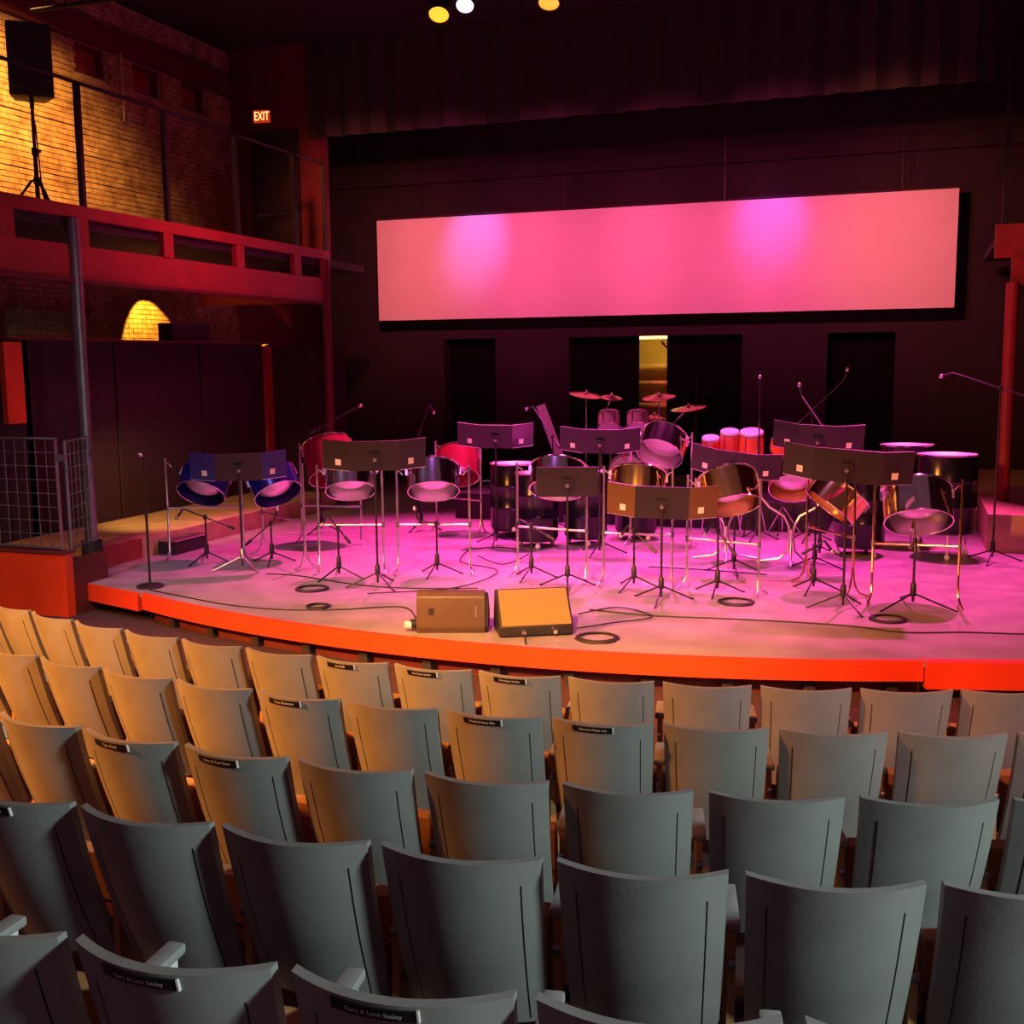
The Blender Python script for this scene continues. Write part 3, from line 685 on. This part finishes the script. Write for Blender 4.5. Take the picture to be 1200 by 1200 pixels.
def steel_pan(label, loc, az, tilt, roll, r=0.29, h=0.22, skirt='chrome', depth=0.12, bowl='bowl', group=None):
    """loc is the centre of the skirt; the open underside shows the dished steel bowl"""
    t = thing('steel_pan', label, 'steel drum', loc, 0, group)
    t.rotation_euler = (Matrix.Rotation(R(az), 3, 'Z') @ Matrix.Rotation(R(-tilt), 3, 'X') @ Matrix.Rotation(R(roll), 3, 'Y')).to_euler()
    part('skirt', MB().lathe([(r, h / 2), (r * 1.0, h * 0.2), (r * 0.992, -h * 0.2), (r * 0.985, -h / 2), (r * 0.965, -h / 2), (r * 0.975, h * 0.2), (r * 0.98, h / 2)], 40), M[skirt], t)
    prof = [(r * math.sin(R(a_)) , h / 2 - depth * (math.cos(R(a_)) ** 1.0)) for a_ in (0, 10, 22, 35, 48, 60, 72, 82, 90)]
    prof2 = [(rr, zz - 0.010) for rr, zz in reversed(prof)]
    # bowl dishes down past the skirt a little, so that it shows from below
    part('bowl', MB().lathe(prof + prof2, 40), M[bowl], t)
    part('rim', MB().tube([(r * 1.005 * math.cos(2 * math.pi * k / 40), r * 1.005 * math.sin(2 * math.pi * k / 40), h / 2) for k in range(40)], 0.009, 6, True), M['chrome'], t)
    part('lower_rim', MB().tube([(r * 0.985 * math.cos(2 * math.pi * k / 40), r * 0.985 * math.sin(2 * math.pi * k / 40), -h / 2) for k in range(40)], 0.005, 6, True), M['chrome'], t)
    for k in range(2):
        part('hanger', MB().box(-0.012, 0.012, -0.004, 0.004, -0.03, 0.06), M['satin'], t, ((r + 0.008) * (1 if k else -1), 0, h * 0.3), smooth=False)
    return t
# left pair, blue
pan_stand('chrome pan stand of the blue pan nearest the round-base stand', (-8.60, 11.42), (-7.80, 11.84), 1.28, 0.66)
pan_stand('chrome pan stand of the second blue pan', (-7.72, 12.16), (-6.68, 11.42), 1.26, 0.55)
steel_pan('blue steel pan with pale underside tipped towards its twin', (-8.20, 11.63, 0.96), 33, 36, 15, 0.30, 0.30, 'blue', 0.26)
steel_pan('blue steel pan with pale underside tipped beside the dark red pan', (-7.38, 11.93, 0.94), 30, 36, -17, 0.30, 0.30, 'blue', 0.26)
# centre left pair, chrome
pan_stand('chrome pan stand of the chrome pan nearer the blue pans', (-6.38, 11.23), (-5.66, 11.45), 1.27, 0.57)
pan_stand('chrome pan stand of the chrome pan nearer the bass drums', (-5.50, 11.50), (-4.70, 11.74), 1.25, 0.57)
steel_pan('mirror chrome steel pan hung nearer the blue pans', (-6.02, 11.36, 1.10), 28, 30, 0, 0.29, 0.30, 'chrome', 0.24)
steel_pan('mirror chrome steel pan hung nearer the black bass drums', (-5.10, 11.64, 1.09), 24, 30, 0, 0.30, 0.30, 'chrome', 0.24)
# centre
pan_stand('chrome pan stand before the black bass drums', (-4.12, 11.75), (-3.27, 11.62), 1.30, 0.57)
steel_pan('chrome steel pan with pink underside half behind the single music stand', (-3.64, 11.75, 1.13), 18, 30, 4, 0.31, 0.28, 'chrome', 0.22)
pan_stand('chrome pan stand half hidden behind the gold-tinted music stand', (-3.06, 11.56), (-2.32, 11.62), 1.30, 0.57)
steel_pan('chrome steel pan mostly hidden behind the gold-tinted music stand', (-2.72, 11.70, 1.08), 14, 24, 4, 0.30, 0.30, 'gold', 0.22)
pan_stand('dark pan stand with cross bar beside the gold-tinted music stand', (-2.16, 11.62), (-1.38, 11.42), 1.22, 0.54)
steel_pan('gold chrome steel pan showing its pink underside beside the gold-tinted music stand', (-1.72, 11.62, 1.06), 10, 30, -10, 0.30, 0.34, 'gold', 0.26)
# right pair
pan_stand('brass pan stand of the tilted gold-rimmed pan', (-0.98, 12.3), (-0.46, 11.62), 1.22, 0.62, 'gold')
pan_stand('brass pan stand of the large gold-rimmed pan', (-0.27, 11.44), (0.53, 11.48), 1.26, 0.60, 'gold')
steel_pan('gold-rimmed steel pan tipped steeply on its side', (-0.66, 11.98, 0.98), 8, 14, 38, 0.30, 0.26, 'gold', 0.18)
steel_pan('large gold-rimmed chrome pan in the brass stand by the reddish post', (0.13, 11.62, 0.97), 2, 32, -4, 0.33, 0.36, 'chrome', 0.28)
# further back
def y_stand(label, loc, top, rz):
    t = thing('pan_stand', label, 'instrument stand', loc, rz)
    for s in (-1, 1):
        part('arm', MB().tube([(0.02 * s, 0, 0.30), (0.03 * s, 0, 0.46), (0.09 * s, 0, 0.58), (0.26 * s, 0, 0.68), (0.36 * s, 0, 0.80), (0.37 * s, 0, top)], 0.014, 8), M['satin'], t)
        part('foot', MB().tube([(0.02 * s, 0, 0.32), (0.04 * s, 0, 0.16), (0.14 * s, 0.02, 0.06), (0.40 * s, 0.05, 0.014)], 0.014, 8), M['satin'], t)
    part('foot', MB().tube([(0, 0, 0.30), (0, -0.06, 0.10), (0, -0.28, 0.014)], 0.014, 8), M['satin'], t)
    part('collar', MB().tube([(0, 0, 0.28), (0, 0, 0.42)], 0.04, 10), M['satin'], t)
y_stand('chrome Y-shaped pan stand beside the tilted gold-rimmed pan', (-1.24, 13.36, 0), 1.05, R(4))
steel_pan('steel pan with mauve underside on the Y-shaped stand', (-1.24, 13.46, 1.01), 5, 40, -4, 0.30, 0.26, 'gold', 0.20)
y_stand('chrome Y-shaped pan stand behind the pan beside the gold-tinted music stand', (-2.02, 13.42, 0), 1.0, R(8))
steel_pan('gold steel pan on the rear Y-shaped stand', (-2.02, 13.48, 1.00), 8, 25, 4, 0.28, 0.26, 'gold', 0.20)
pan_stand('chrome pan stand of the lilac pan before the drum kit', (-3.42, 14.3), (-2.60, 14.25), 1.5, 0.7)
steel_pan('shiny lilac steel pan hung high in front of the drum kit', (-3.0, 14.3, 1.32), 12, 42, 14, 0.31, 0.30, 'chrome', 0.20)
pan_stand('pan stand of the dark red pan behind the blue pans', (-7.75, 13.2), (-6.9, 13.3), 1.35, 0.5)
steel_pan('dark red steel pan behind the blue pans', (-7.32, 13.25, 1.12), 30, 30, -8, 0.33, 0.5, 'redlac', 0.3, 'redlac')
pan_stand('pan stand of the crimson pan behind the chrome pan nearer the bass drums', (-6.38, 14.66), (-5.57, 14.36), 1.30, 0.5)
steel_pan('crimson steel pan behind the chrome pan nearer the bass drums', (-5.97, 14.5, 0.98), 22, 34, 0, 0.30, 0.40, 'redlac', 0.28)

# ================================================================ BASS DRUMS
def bass_drum(label, loc, z0, h=0.86, r=0.285, group=None):
    t = thing('bass_drum', label, 'steel drum', (loc[0], loc[1], 0), random.uniform(0, 1), group)
    part('barrel', lambda: MB().lathe([(r - 0.02, 0), (r, 0.01), (r, h * 0.30), (r + 0.012, h * 0.325), (r, h * 0.35), (r, h * 0.64), (r + 0.012, h * 0.665), (r, h * 0.69), (r, h)], 32), M['barrel'], t, (0, 0, z0), key=('barrel', h, r))
    part('playing_head', lambda: MB().lathe([(r, h), (r * 0.9, h - 0.015), (r * 0.6, h - 0.05), (r * 0.3, h - 0.075), (0, h - 0.085)], 32), M['bowl'], t, (0, 0, z0), key=('bhead', h, r))
    part('rim', lambda: MB().tube([((r + 0.004) * math.cos(2 * math.pi * k / 32), (r + 0.004) * math.sin(2 * math.pi * k / 32), h) for k in range(32)], 0.010, 6, True), M['chrome'], t, (0, 0, z0), key=('brim', h, r))
    d = part('dolly', lambda: MB().lathe([(r - 0.06, 0.0), (r - 0.02, 0.0), (r - 0.02, 0.03), (r - 0.06, 0.03)], 24), M['steel'], t, (0, 0, z0 - 0.03), key=('dolly', r))
    for k in range(3):
        a = 2 * math.pi * k / 3 + 0.6
        part('caster', lambda: MB().lathe([(0.0, 0.0), (0.022, 0.006), (0.034, 0.024), (0.036, 0.036), (0.030, 0.056), (0.012, 0.07), (0.010, z0 - 0.025)], 12), M['white'], t, ((r - 0.04) * math.cos(a), (r - 0.04) * math.sin(a), 0), key=('caster', z0))
    return t
bass_drum('black bass drum with a bright pink head beside the crimson pan', (-5.14, 14.55), 0.12, 0.90, 0.34)
bass_drum('black bass drum second from the crimson pan', (-4.55, 13.75), 0.12)
bass_drum('black bass drum third from the crimson pan', (-3.98, 14.1), 0.12)
bass_drum('black bass drum under the stand before the drum kit', (-3.45, 14.75), 0.12)
bass_drum('tall black bass drum with a shining lilac head, beside the reddish post', (0.48, 14.45), 0.34, 0.92, 0.36)
bass_drum('tall black bass drum with a shining lilac head, behind the large gold-rimmed pan', (0.02, 15.1), 0.38, 0.94, 0.34)
bass_drum('low black bass drum behind the tilted gold-rimmed pan', (-0.50, 14.25), 0.14, 0.86, 0.30)

# ================================================================ RISER, DRUM KIT, CONGAS
struct('floor_riser', MB().box(-6.6, -1.0, 15.9, 19.4, 0.0, 0.4), M['black'], 'low black riser under the drum kit', smooth=False)
def drum(mb_name, t, m, r, h, shell, head='drumhead', lugs=6):
    d = part(mb_name, MB().lathe([(r, 0), (r, h)], 28), M[shell], t)
    d.matrix_basis = m
    for z, nm in ((0, 'rear_head'), (h, 'head')): part(nm, MB().lathe([(0, z), (r, z)], 28), M[head], d)
    for z in (0.006, h - 0.006): part('hoop', MB().tube([((r + 0.008) * math.cos(2 * math.pi * k / 28), (r + 0.008) * math.sin(2 * math.pi * k / 28), z) for k in range(28)], 0.009, 6, True), M['chrome'], d)
    for k in range(lugs):
        a = 2 * math.pi * k / lugs
        part('lug', MB().box(-0.008, 0.012, -0.008, 0.008, h * 0.2, h * 0.8), M['chrome'], d, (r * math.cos(a), r * math.sin(a), 0), (0, 0, a), smooth=False)
    return d
def T(x, y, z): return Matrix.Translation((x, y, z))
def RX(a): return Matrix.Rotation(R(a), 4, 'X')
def RY(a): return Matrix.Rotation(R(a), 4, 'Y')
kit = thing('drum_kit', 'sparkle pink drum kit with chrome hoops in front of the lit doorway', 'drum kit', (-4.1, 16.9, 0.4), R(14))
drum('kick_drum', kit, T(0, -0.42, 0.30) @ RX(90) @ T(0, 0, -0.42), 0.28, 0.40, 'drumpink')
drum('tom', kit, T(-0.28, -0.30, 1.0) @ RX(-30), 0.165, 0.24, 'drumpink')
drum('tom', kit, T(0.16, -0.34, 1.0) @ RX(-30), 0.165, 0.24, 'drumpink')
drum('floor_tom', kit, T(0.42, 0.66, 0.22), 0.22, 0.38, 'drumpink')
drum('snare_drum', kit, T(-0.26, 0.45, 0.55), 0.18, 0.14, 'satin')
part('tom_mount', MB().tube([(-0.06, -0.45, 0.5), (-0.06, -0.40, 1.02)], 0.016).tube([(-0.25, -0.3, 1.08), (-0.06, -0.40, 1.0), (0.14, -0.34, 1.08)], 0.014), M['chrome'], kit)
part('snare_stand', MB().tube([(-0.26, 0.45, 0.0), (-0.26, 0.45, 0.56)], 0.016), M['chrome'], kit)
for k in range(3):
    a = 2.1 * k; part('leg', MB().tube([(0.42 + 0.21 * math.cos(a), 0.66 + 0.21 * math.sin(a), 0.0), (0.42 + 0.225 * math.cos(a), 0.66 + 0.225 * math.sin(a), 0.45)], 0.009), M['chrome'], kit)
    part('leg', MB().tube([(-0.26, 0.45, 0.25), (-0.26 + 0.2 * math.cos(a), 0.45 + 0.2 * math.sin(a), 0.012)], 0.009), M['chrome'], kit)
def cymbal_stand(label, loc, h, r, tx, ty, boom=None):
    t = thing('cymbal_stand', label, 'cymbal', loc)
    fold_tripod(t, M['chrome'], 0.28, 0.22, 3, 0.3, 0.06)
    top = Vector((0, 0, h))
    if boom:
        part('pole', MB().tube([(0, 0, 0.10), (0, 0, boom[2])], 0.011), M['chrome'], t)
        part('boom', MB().tube([(0, 0, boom[2]), (boom[0], boom[1], h)], 0.008), M['chrome'], t); top = Vector((boom[0], boom[1], h))
    else: part('pole', MB().tube([(0, 0, 0.10), (0, 0, h)], 0.010), M['chrome'], t)
    c = part('cymbal', MB().lathe([(0.0, 0.035), (0.03, 0.032), (0.05, 0.018), (0.12, 0.008), (r, -0.015), (r, -0.019), (0.12, 0.004), (0.05, 0.012), (0.0, 0.028)], 32), M['bronze'], t, top, (R(tx), R(ty), 0))
    part('wing_nut', MB().tube([(0, 0, 0.03), (0, 0, 0.07)], 0.012), M['chrome'], c)
cymbal_stand('large crash cymbal on a straight stand over the slanted pink-lit board', (-4.79, 17.0, 0.4), 1.50, 0.27, 6, 9)
cymbal_stand('small splash cymbal leaning over the sparkle toms', (-4.50, 16.85, 0.4), 1.46, 0.17, 8, 8, (0.13, 0.1, 1.05))
cymbal_stand('ride cymbal in front of the yellow doorway', (-3.54, 16.6, 0.4), 1.48, 0.25, 10, -3)
cymbal_stand('crash cymbal on a slanting boom beside the doorway', (-3.52, 17.2, 0.4), 1.30, 0.27, 8, -6, (0.36, -0.2, 0.95))
cymbal_stand('pair of hi-hat cymbals low beside the ride cymbal', (-3.72, 17.12, 0.4), 1.15, 0.19, 4, 3)
sb = thing('drum_throne', 'orange-backed drum stool behind the kit by the doorway', 'stool', (-4.35, 18.05, 0.4))
part('seat', MB().lathe([(0, 0.5), (0.17, 0.5), (0.18, 0.54), (0.15, 0.58), (0, 0.585)], 20), M['plastic'], sb)
part('backrest', MB().box(-0.13, 0.13, 0.16, 0.20, 0.80, 1.15, Matrix.Rotation(R(14), 4, 'Y')), M['drumorange'], sb, smooth=False, bevel=0.01)
part('back_post', MB().tube([(0, 0.1, 0.45), (0, 0.18, 0.5), (0.2, 0.18, 0.85)], 0.012), M['chrome'], sb)
part('post', MB().tube([(0, 0, 0.0), (0, 0, 0.52)], 0.02), M['chrome'], sb)
for k in range(3):
    part('leg', MB().tube([(0, 0, 0.2), (0.25, 0, 0.012)], 0.012), M['chrome'], sb, rot=(0, 0, 0.5 + 2.09 * k))
bd = thing('leaning_board', 'slanted pink-lit board leaning beside the sparkle toms', 'board', (-5.22, 16.8, 0.4), R(15))
part('board', MB().box(-0.07, 0.07, -0.02, 0.02, 0.0, 1.34, Matrix.Rotation(R(-20), 4, 'Y') @ Matrix.Translation((0.22, 0, 0))), M['white'], bd, smooth=False)
part('foot', MB().box(0.02, 0.24, -0.12, 0.12, 0, 0.02), M['steel'], bd, smooth=False)

def conga(label, loc, z0, r, h, group=None):
    t = thing('conga_drum', label, 'drum', loc)
    P_ = []
    P_.append(part('body', MB().lathe([(r * 0.70, z0), (r * 0.90, z0 + h * 0.35), (r * 1.08, z0 + h * 0.65), (r, z0 + h)], 24), M['drumorange'], t))
    P_.append(part('head', MB().lathe([(r * 1.04, z0 + h - 0.02), (r * 1.04, z0 + h + 0.008), (r * 0.98, z0 + h + 0.014), (0, z0 + h + 0.016)], 24), M['drumhead'], t))
    P_.append(part('hoop', MB().tube([(r * 1.06 * math.cos(2 * math.pi * k / 24), r * 1.06 * math.sin(2 * math.pi * k / 24), z0 + h - 0.03) for k in range(24)], 0.009, 6, True), M['chrome'], t))
    for k in range(6):
        a = 2 * math.pi * k / 6
        P_.append(part('lug', MB().tube([(r * 1.09 * math.cos(a), r * 1.09 * math.sin(a), z0 + h * 0.62), (r * 1.09 * math.cos(a), r * 1.09 * math.sin(a), z0 + h - 0.03)], 0.007, 6), M['chrome'], t))
    tm = T(0, 0, z0 + h) @ Matrix.Rotation(0.15, 4, 'Z') @ RX(16) @ T(0, 0, -(z0 + h))      # congas lean towards the seats
    for o_ in P_: o_.matrix_basis = tm
    for k in range(3):
        a = 2 * math.pi * k / 3 + 0.3
        part('stand_leg', MB().tube([(r * 0.95 * math.cos(a), r * 0.95 * math.sin(a), z0 + h * 0.45), (r * 1.05 * math.cos(a), r * 1.05 * math.sin(a), z0 * 0.6), (r * 1.5 * math.cos(a), r * 1.5 * math.sin(a), 0.012)], 0.011, 6), M['chrome'], t)
    return t
conga('small orange conga with the lowest head of the white-headed pair', (-2.57, 15.52, 0), 0.62, 0.115, 0.72)
conga('orange conga with a white head, between two other congas', (-2.29, 15.40, 0), 0.64, 0.12, 0.80)
conga('orange conga with the widest white head, behind the tilted stand', (-1.99, 15.38, 0), 0.62, 0.15, 0.82)
t = thing('tom_drum', 'orange tom drum lying sideways beside the congas', 'drum', (-1.58, 15.66, 0))
d = drum('body', t, T(0.0, 0, 1.22) @ RX(78) @ RY(6) @ T(0, 0, -0.11), 0.18, 0.22, 'drumorange', 'drumorange')
for k in range(3):
    part('stand_leg', MB().tube([(0, 0, 0.40), (0.26, 0, 0.012)], 0.011), M['chrome'], t, rot=(0, 0, 0.4 + 2.09 * k))
part('stand_post', MB().tube([(0, 0, 0.06), (0, 0, 1.04)], 0.013), M['chrome'], t)

# ================================================================ LOUDSPEAKERS
def tripod_speaker():
    t = thing('speaker_stand', 'black tripod speaker stand on the balcony before the lit bricks', 'speaker stand', (-9.62, 10.68, 4.12))
    part('pole', MB().tube([(0, 0, 0.12), (0, 0, 0.75), (0, 0, 0.75), (0, 0, 1.25)], [0.026, 0.026, 0.020, 0.020], 12), M['steel'], t)
    part('collar', MB().tube([(0, 0, 0.72), (0, 0, 0.80)], 0.038, 12), M['steel'], t)
    part('knob', MB().tube([(0.03, 0, 0.76), (0.08, 0, 0.76)], 0.016, 8), M['plastic'], t)
    part('leg_collar', MB().tube([(0, 0, 0.40), (0, 0, 0.47)], 0.038, 12), M['steel'], t)
    for k in range(3):
        a = R(-25) + 2 * math.pi * k / 3
        l = part('leg', MB().tube([(0.03, 0, 0.44), (0.06, 0, 0.43), (0.36, 0, 0.02)], 0.015, 8), M['steel'], t, rot=(0, 0, a))
        part('rubber_foot', MB().tube([(0.34, 0, 0.04), (0.37, 0, 0.0)], 0.020, 8), M['plastic'], l)
        part('brace', MB().tube([(0.02, 0, 0.14), (0.22, 0, 0.20)], 0.009, 6), M['steel'], t, rot=(0, 0, a))
    part('signal_cable', MB().tube([(0.02, -0.03, 1.24), (0.07, -0.04, 1.0), (0.10, -0.05, 0.6), (0.12, -0.06, 0.3), (0.25, -0.1, 0.01)], 0.008, 6), M['cable'], t)
    s = thing('loudspeaker', 'black loudspeaker on the balcony tripod stand', 'speaker', (-9.62, 10.68, 5.47), R(46))
    prof = [(-0.23, -0.18), (0.23, -0.18), (0.24, -0.12), (0.17, 0.20), (-0.17, 0.20), (-0.24, -0.12)]
    part('cabinet', MB().prism(prof, 0.0, 0.80), M['plastic'], s, bevel=0.02)
    part('grille', MB().box(-0.20, 0.20, -0.19, -0.175, 0.05, 0.75), M['black'], s, smooth=False)
    part('pole_socket', MB().tube([(0, 0, -0.10), (0, 0, 0.02)], 0.026, 10), M['steel'], s)
tripod_speaker()
# small box speaker on the partition
s = thing('box_speaker', 'black box speaker sitting on the black partition below the balcony', 'speaker', (-10.62, 14.75, 2.78), R(0))
part('cabinet', MB().box(-0.13, 0.13, -0.48, 0.48, 0, 0.27), M['plastic'], s, smooth=False)
part('grille', MB().box(0.13, 0.14, -0.45, 0.45, 0.02, 0.25), M['black'], s, smooth=False)
# floor monitors
m1 = thing('floor_monitor', 'brown-lit floor monitor with its flat rear towards the seats', 'speaker', (-3.86, 9.18, 0), R(18))
part('cabinet', MB().extrude_x([(-0.16, 0.0), (-0.19, 0.06), (-0.15, 0.33), (-0.10, 0.375), (-0.03, 0.375), (0.24, 0.14), (0.24, 0.0)], -0.31, 0.31), M['moncab'], m1, bevel=0.012)
part('end_cap', MB().extrude_x([(-0.14, 0.02), (-0.165, 0.06), (-0.13, 0.32), (-0.04, 0.35), (0.21, 0.13), (0.21, 0.02)], 0.31, 0.335), M['black'], m1, smooth=False)
part('rear_label', MB().box(-0.20, -0.15, -0.004, 0, -0.03, 0.03), M['desk'], m1, (0, -0.168, 0.20), (R(-8), 0, 0), smooth=False)
part('handle_slot', MB().box(0.22, 0.235, -0.004, 0, -0.05, 0.05), M['galv'], m1, (0, -0.168, 0.20), (R(-8), 0, 0), smooth=False)
part('plug', MB().tube([(-0.36, -0.10, 0.06), (-0.42, -0.12, 0.07)], 0.035, 12), M['white'], m1)
part('plug_body', MB().tube([(-0.30, -0.08, 0.07), (-0.37, -0.10, 0.07)], 0.045, 12), M['plastic'], m1)
m2 = thing('floor_monitor', 'floor monitor with gold-lit sloping face and two knobs', 'speaker', (-3.12, 9.30, 0), R(28))
part('cabinet', MB().extrude_x([(-0.20, 0.02), (-0.22, 0.10), (0.06, 0.385), (0.16, 0.37), (0.24, 0.05), (0.20, 0.0), (-0.16, 0.0)], -0.33, 0.33), M['plastic'], m2, bevel=0.008)
gm = Matrix.Rotation(math.atan2(0.285, 0.28), 4, 'X')
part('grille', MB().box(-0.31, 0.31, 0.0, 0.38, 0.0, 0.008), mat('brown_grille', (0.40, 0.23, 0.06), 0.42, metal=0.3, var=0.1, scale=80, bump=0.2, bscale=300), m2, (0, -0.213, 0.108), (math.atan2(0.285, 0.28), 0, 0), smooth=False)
for x in (-0.12, 0.16):
    part('knob', MB().tube([(x, -0.20, 0.05), (x, -0.25, 0.05)], 0.020, 10), M['satin'], m2)
part('signal_cable', MB().tube([(-0.12, -0.24, 0.05), (-0.12, -0.30, 0.02), (-0.13, -0.36, 0.008), (-0.14, -0.46, 0.008)], 0.007, 6), M['cable'], m2)
# small box on the side deck edge
s = thing('floor_box', 'small black box with a pale top on the stage by the tan side deck', 'box', (-8.92, 12.1, 0), R(90))
part('body', MB().box(-0.32, 0.32, -0.14, 0.12, 0, 0.17), M['black'], s, smooth=False)
part('lid', MB().box(-0.33, 0.33, -0.15, 0.13, 0.17, 0.19), M['satin'], s, smooth=False)

# ================================================================ LAMPS OVERHEAD
tr = thing('lighting_pipe', 'black lighting pipe hung over the stage front', 'pipe', (-3.5, 11.2, 6.62))
part('pipe', MB().tube([(-6.5, 0, 0), (5.0, 0, 0)], 0.025, 10), M['black'], tr)
for x in (-6, -2, 2, 4.8): part('drop_rod', MB().tube([(x, 0, 0), (x, 0, 1.38)], 0.012, 6), M['black'], tr)
def par_can(label, loc, aim, lens, r=0.085, light=None, hang=None):
    t = thing('stage_lamp', label, 'stage lamp', loc)
    t.rotation_euler = (Vector(aim) - Vector(loc)).to_track_quat('-Z', 'Y').to_euler()
    part('can', MB().lathe([(r, 0.0), (r * 1.05, 0.01), (r * 1.05, 0.16), (r * 0.7, 0.26), (0.0, 0.28)], 20), M['black'], t)
    part('lens', MB().lathe([(0.0, 0.012), (r * 0.97, 0.012), (r * 0.97, 0.03)], 20), M[lens], t)
    part('yoke', MB().tube([(r * 1.1, 0, 0.1), (r * 1.2, 0, 0.2), (r * 1.1, 0, 0.36), (-r * 1.1, 0, 0.36), (-r * 1.2, 0, 0.2), (-r * 1.1, 0, 0.1)], 0.010, 6), M['black'], t)
    part('clamp', MB().tube([(0, 0, 0.34), (0, 0, 0.46)], 0.02, 8), M['black'], t)
par_can('yellow glowing stage lamp hung lowest over the stage', (-4.66, 11.0, 5.94), (-3.9, 7.6, 0.5), 'glow_y', 0.105)
par_can('white glowing stage lamp between the yellow and orange lamps', (-4.57, 11.5, 6.16), (-3.6, 7.5, 0.5), 'glow_w', 0.095)
par_can('orange glowing stage lamp hung over the stage', (-3.48, 11.0, 5.92), (-3.2, 8.6, 0.5), 'glow_o', 0.105)
par_can('gold-lit stage lamp beside the ceiling edge over the balcony', (-5.87, 9.0, 5.72), (-7.5, 8.0, 5.0), 'glow_o', 0.05)

# ================================================================ CABLES
def cable(label, pts, r=0.007, z=0.008):
    # smooth path through the floor points
    P = [Vector((x, y, z)) for x, y in pts]; out = []
    for i in range(len(P) - 1):
        a = P[max(i - 1, 0)]; b = P[i]; c = P[i + 1]; d = P[min(i + 2, len(P) - 1)]
        for k in range(6):
            u = k / 6; out.append(0.5 * ((2 * b) + (c - a) * u + (2 * a - 5 * b + 4 * c - d) * u * u + (3 * b - a - 3 * c + d) * u ** 3))
    out.append(P[-1])
    tag(part('floor_cable', MB().tube(out, r, 6), M['cable']), label, 'cable')
def coil(label, c, r):
    pts = []
    for k in range(64):
        a = 2 * math.pi * k / 16; rr = r * (1 - 0.05 * (k // 16)) + random.uniform(-.008, .008)
        pts.append((c[0] + rr * math.cos(a), c[1] + rr * math.sin(a), 0.008 + 0.012 * (k / 64)))
    tag(part('cable_coil', MB().tube(pts, 0.009, 6), M['cable']), label, 'cable')
cable('black cable along the stage front from the round-base stand to a floor monitor', [(-7.67, 9.81), (-7.1, 9.62), (-6.43, 9.42), (-5.78, 9.39), (-5.21, 9.57), (-4.69, 9.85), (-4.35, 9.45)])
cable('black cable running from the blue pans towards the chrome pans', [(-6.95, 10.98), (-6.56, 11.0), (-5.62, 10.72), (-5.0, 10.72), (-4.29, 10.93)])
cable('long black cable along the stage front below the gold-rimmed pans', [(-2.87, 10.29), (-2.26, 10.21), (-1.54, 10.29), (-0.92, 10.34), (-0.39, 10.33), (0.05, 10.23), (0.55, 10.39), (1.03, 10.47), (1.8, 10.6)])
cable('black cable snaking forward from the black bass drums', [(-5.3, 13.3), (-5.05, 12.3), (-4.40, 11.85), (-4.5, 10.83), (-5.28, 10.27)], z=0.023)
cable('black cable on the pink floor behind the gold-tinted stand', [(-2.81, 12.68), (-2.21, 12.69), (-1.43, 12.6)])
cable('tangled black cable on the floor before the bass drums', [(-4.96, 12.64), (-4.45, 12.19), (-4.44, 13.11), (-4.98, 13.3), (-5.3, 12.92)], z=0.039)
cable('black cable curling out behind the gold-faced floor monitor', [(-2.75, 9.45), (-2.5, 9.75), (-2.2, 10.1), (-2.6, 10.4), (-2.9, 10.0)], z=0.023)
coil('small cable coil on the stage before the chrome pan nearer the blue pans', (-5.50, 9.62), 0.12)
coil('dark cable coil on the stage beside the gold-faced floor monitor', (-2.50, 9.22), 0.19)
coil('cable coil below the large gold-rimmed pan', (-0.10, 10.72), 0.17)
coil('cable coil at the wide stand between the chrome pans', (-6.0, 10.38), 0.18)
coil('cable coil at the short mic stand facing the Y-legged pan', (-1.55, 11.05), 0.18)
coil('cable coil behind the floor monitors', (-3.55, 10.75), 0.18)
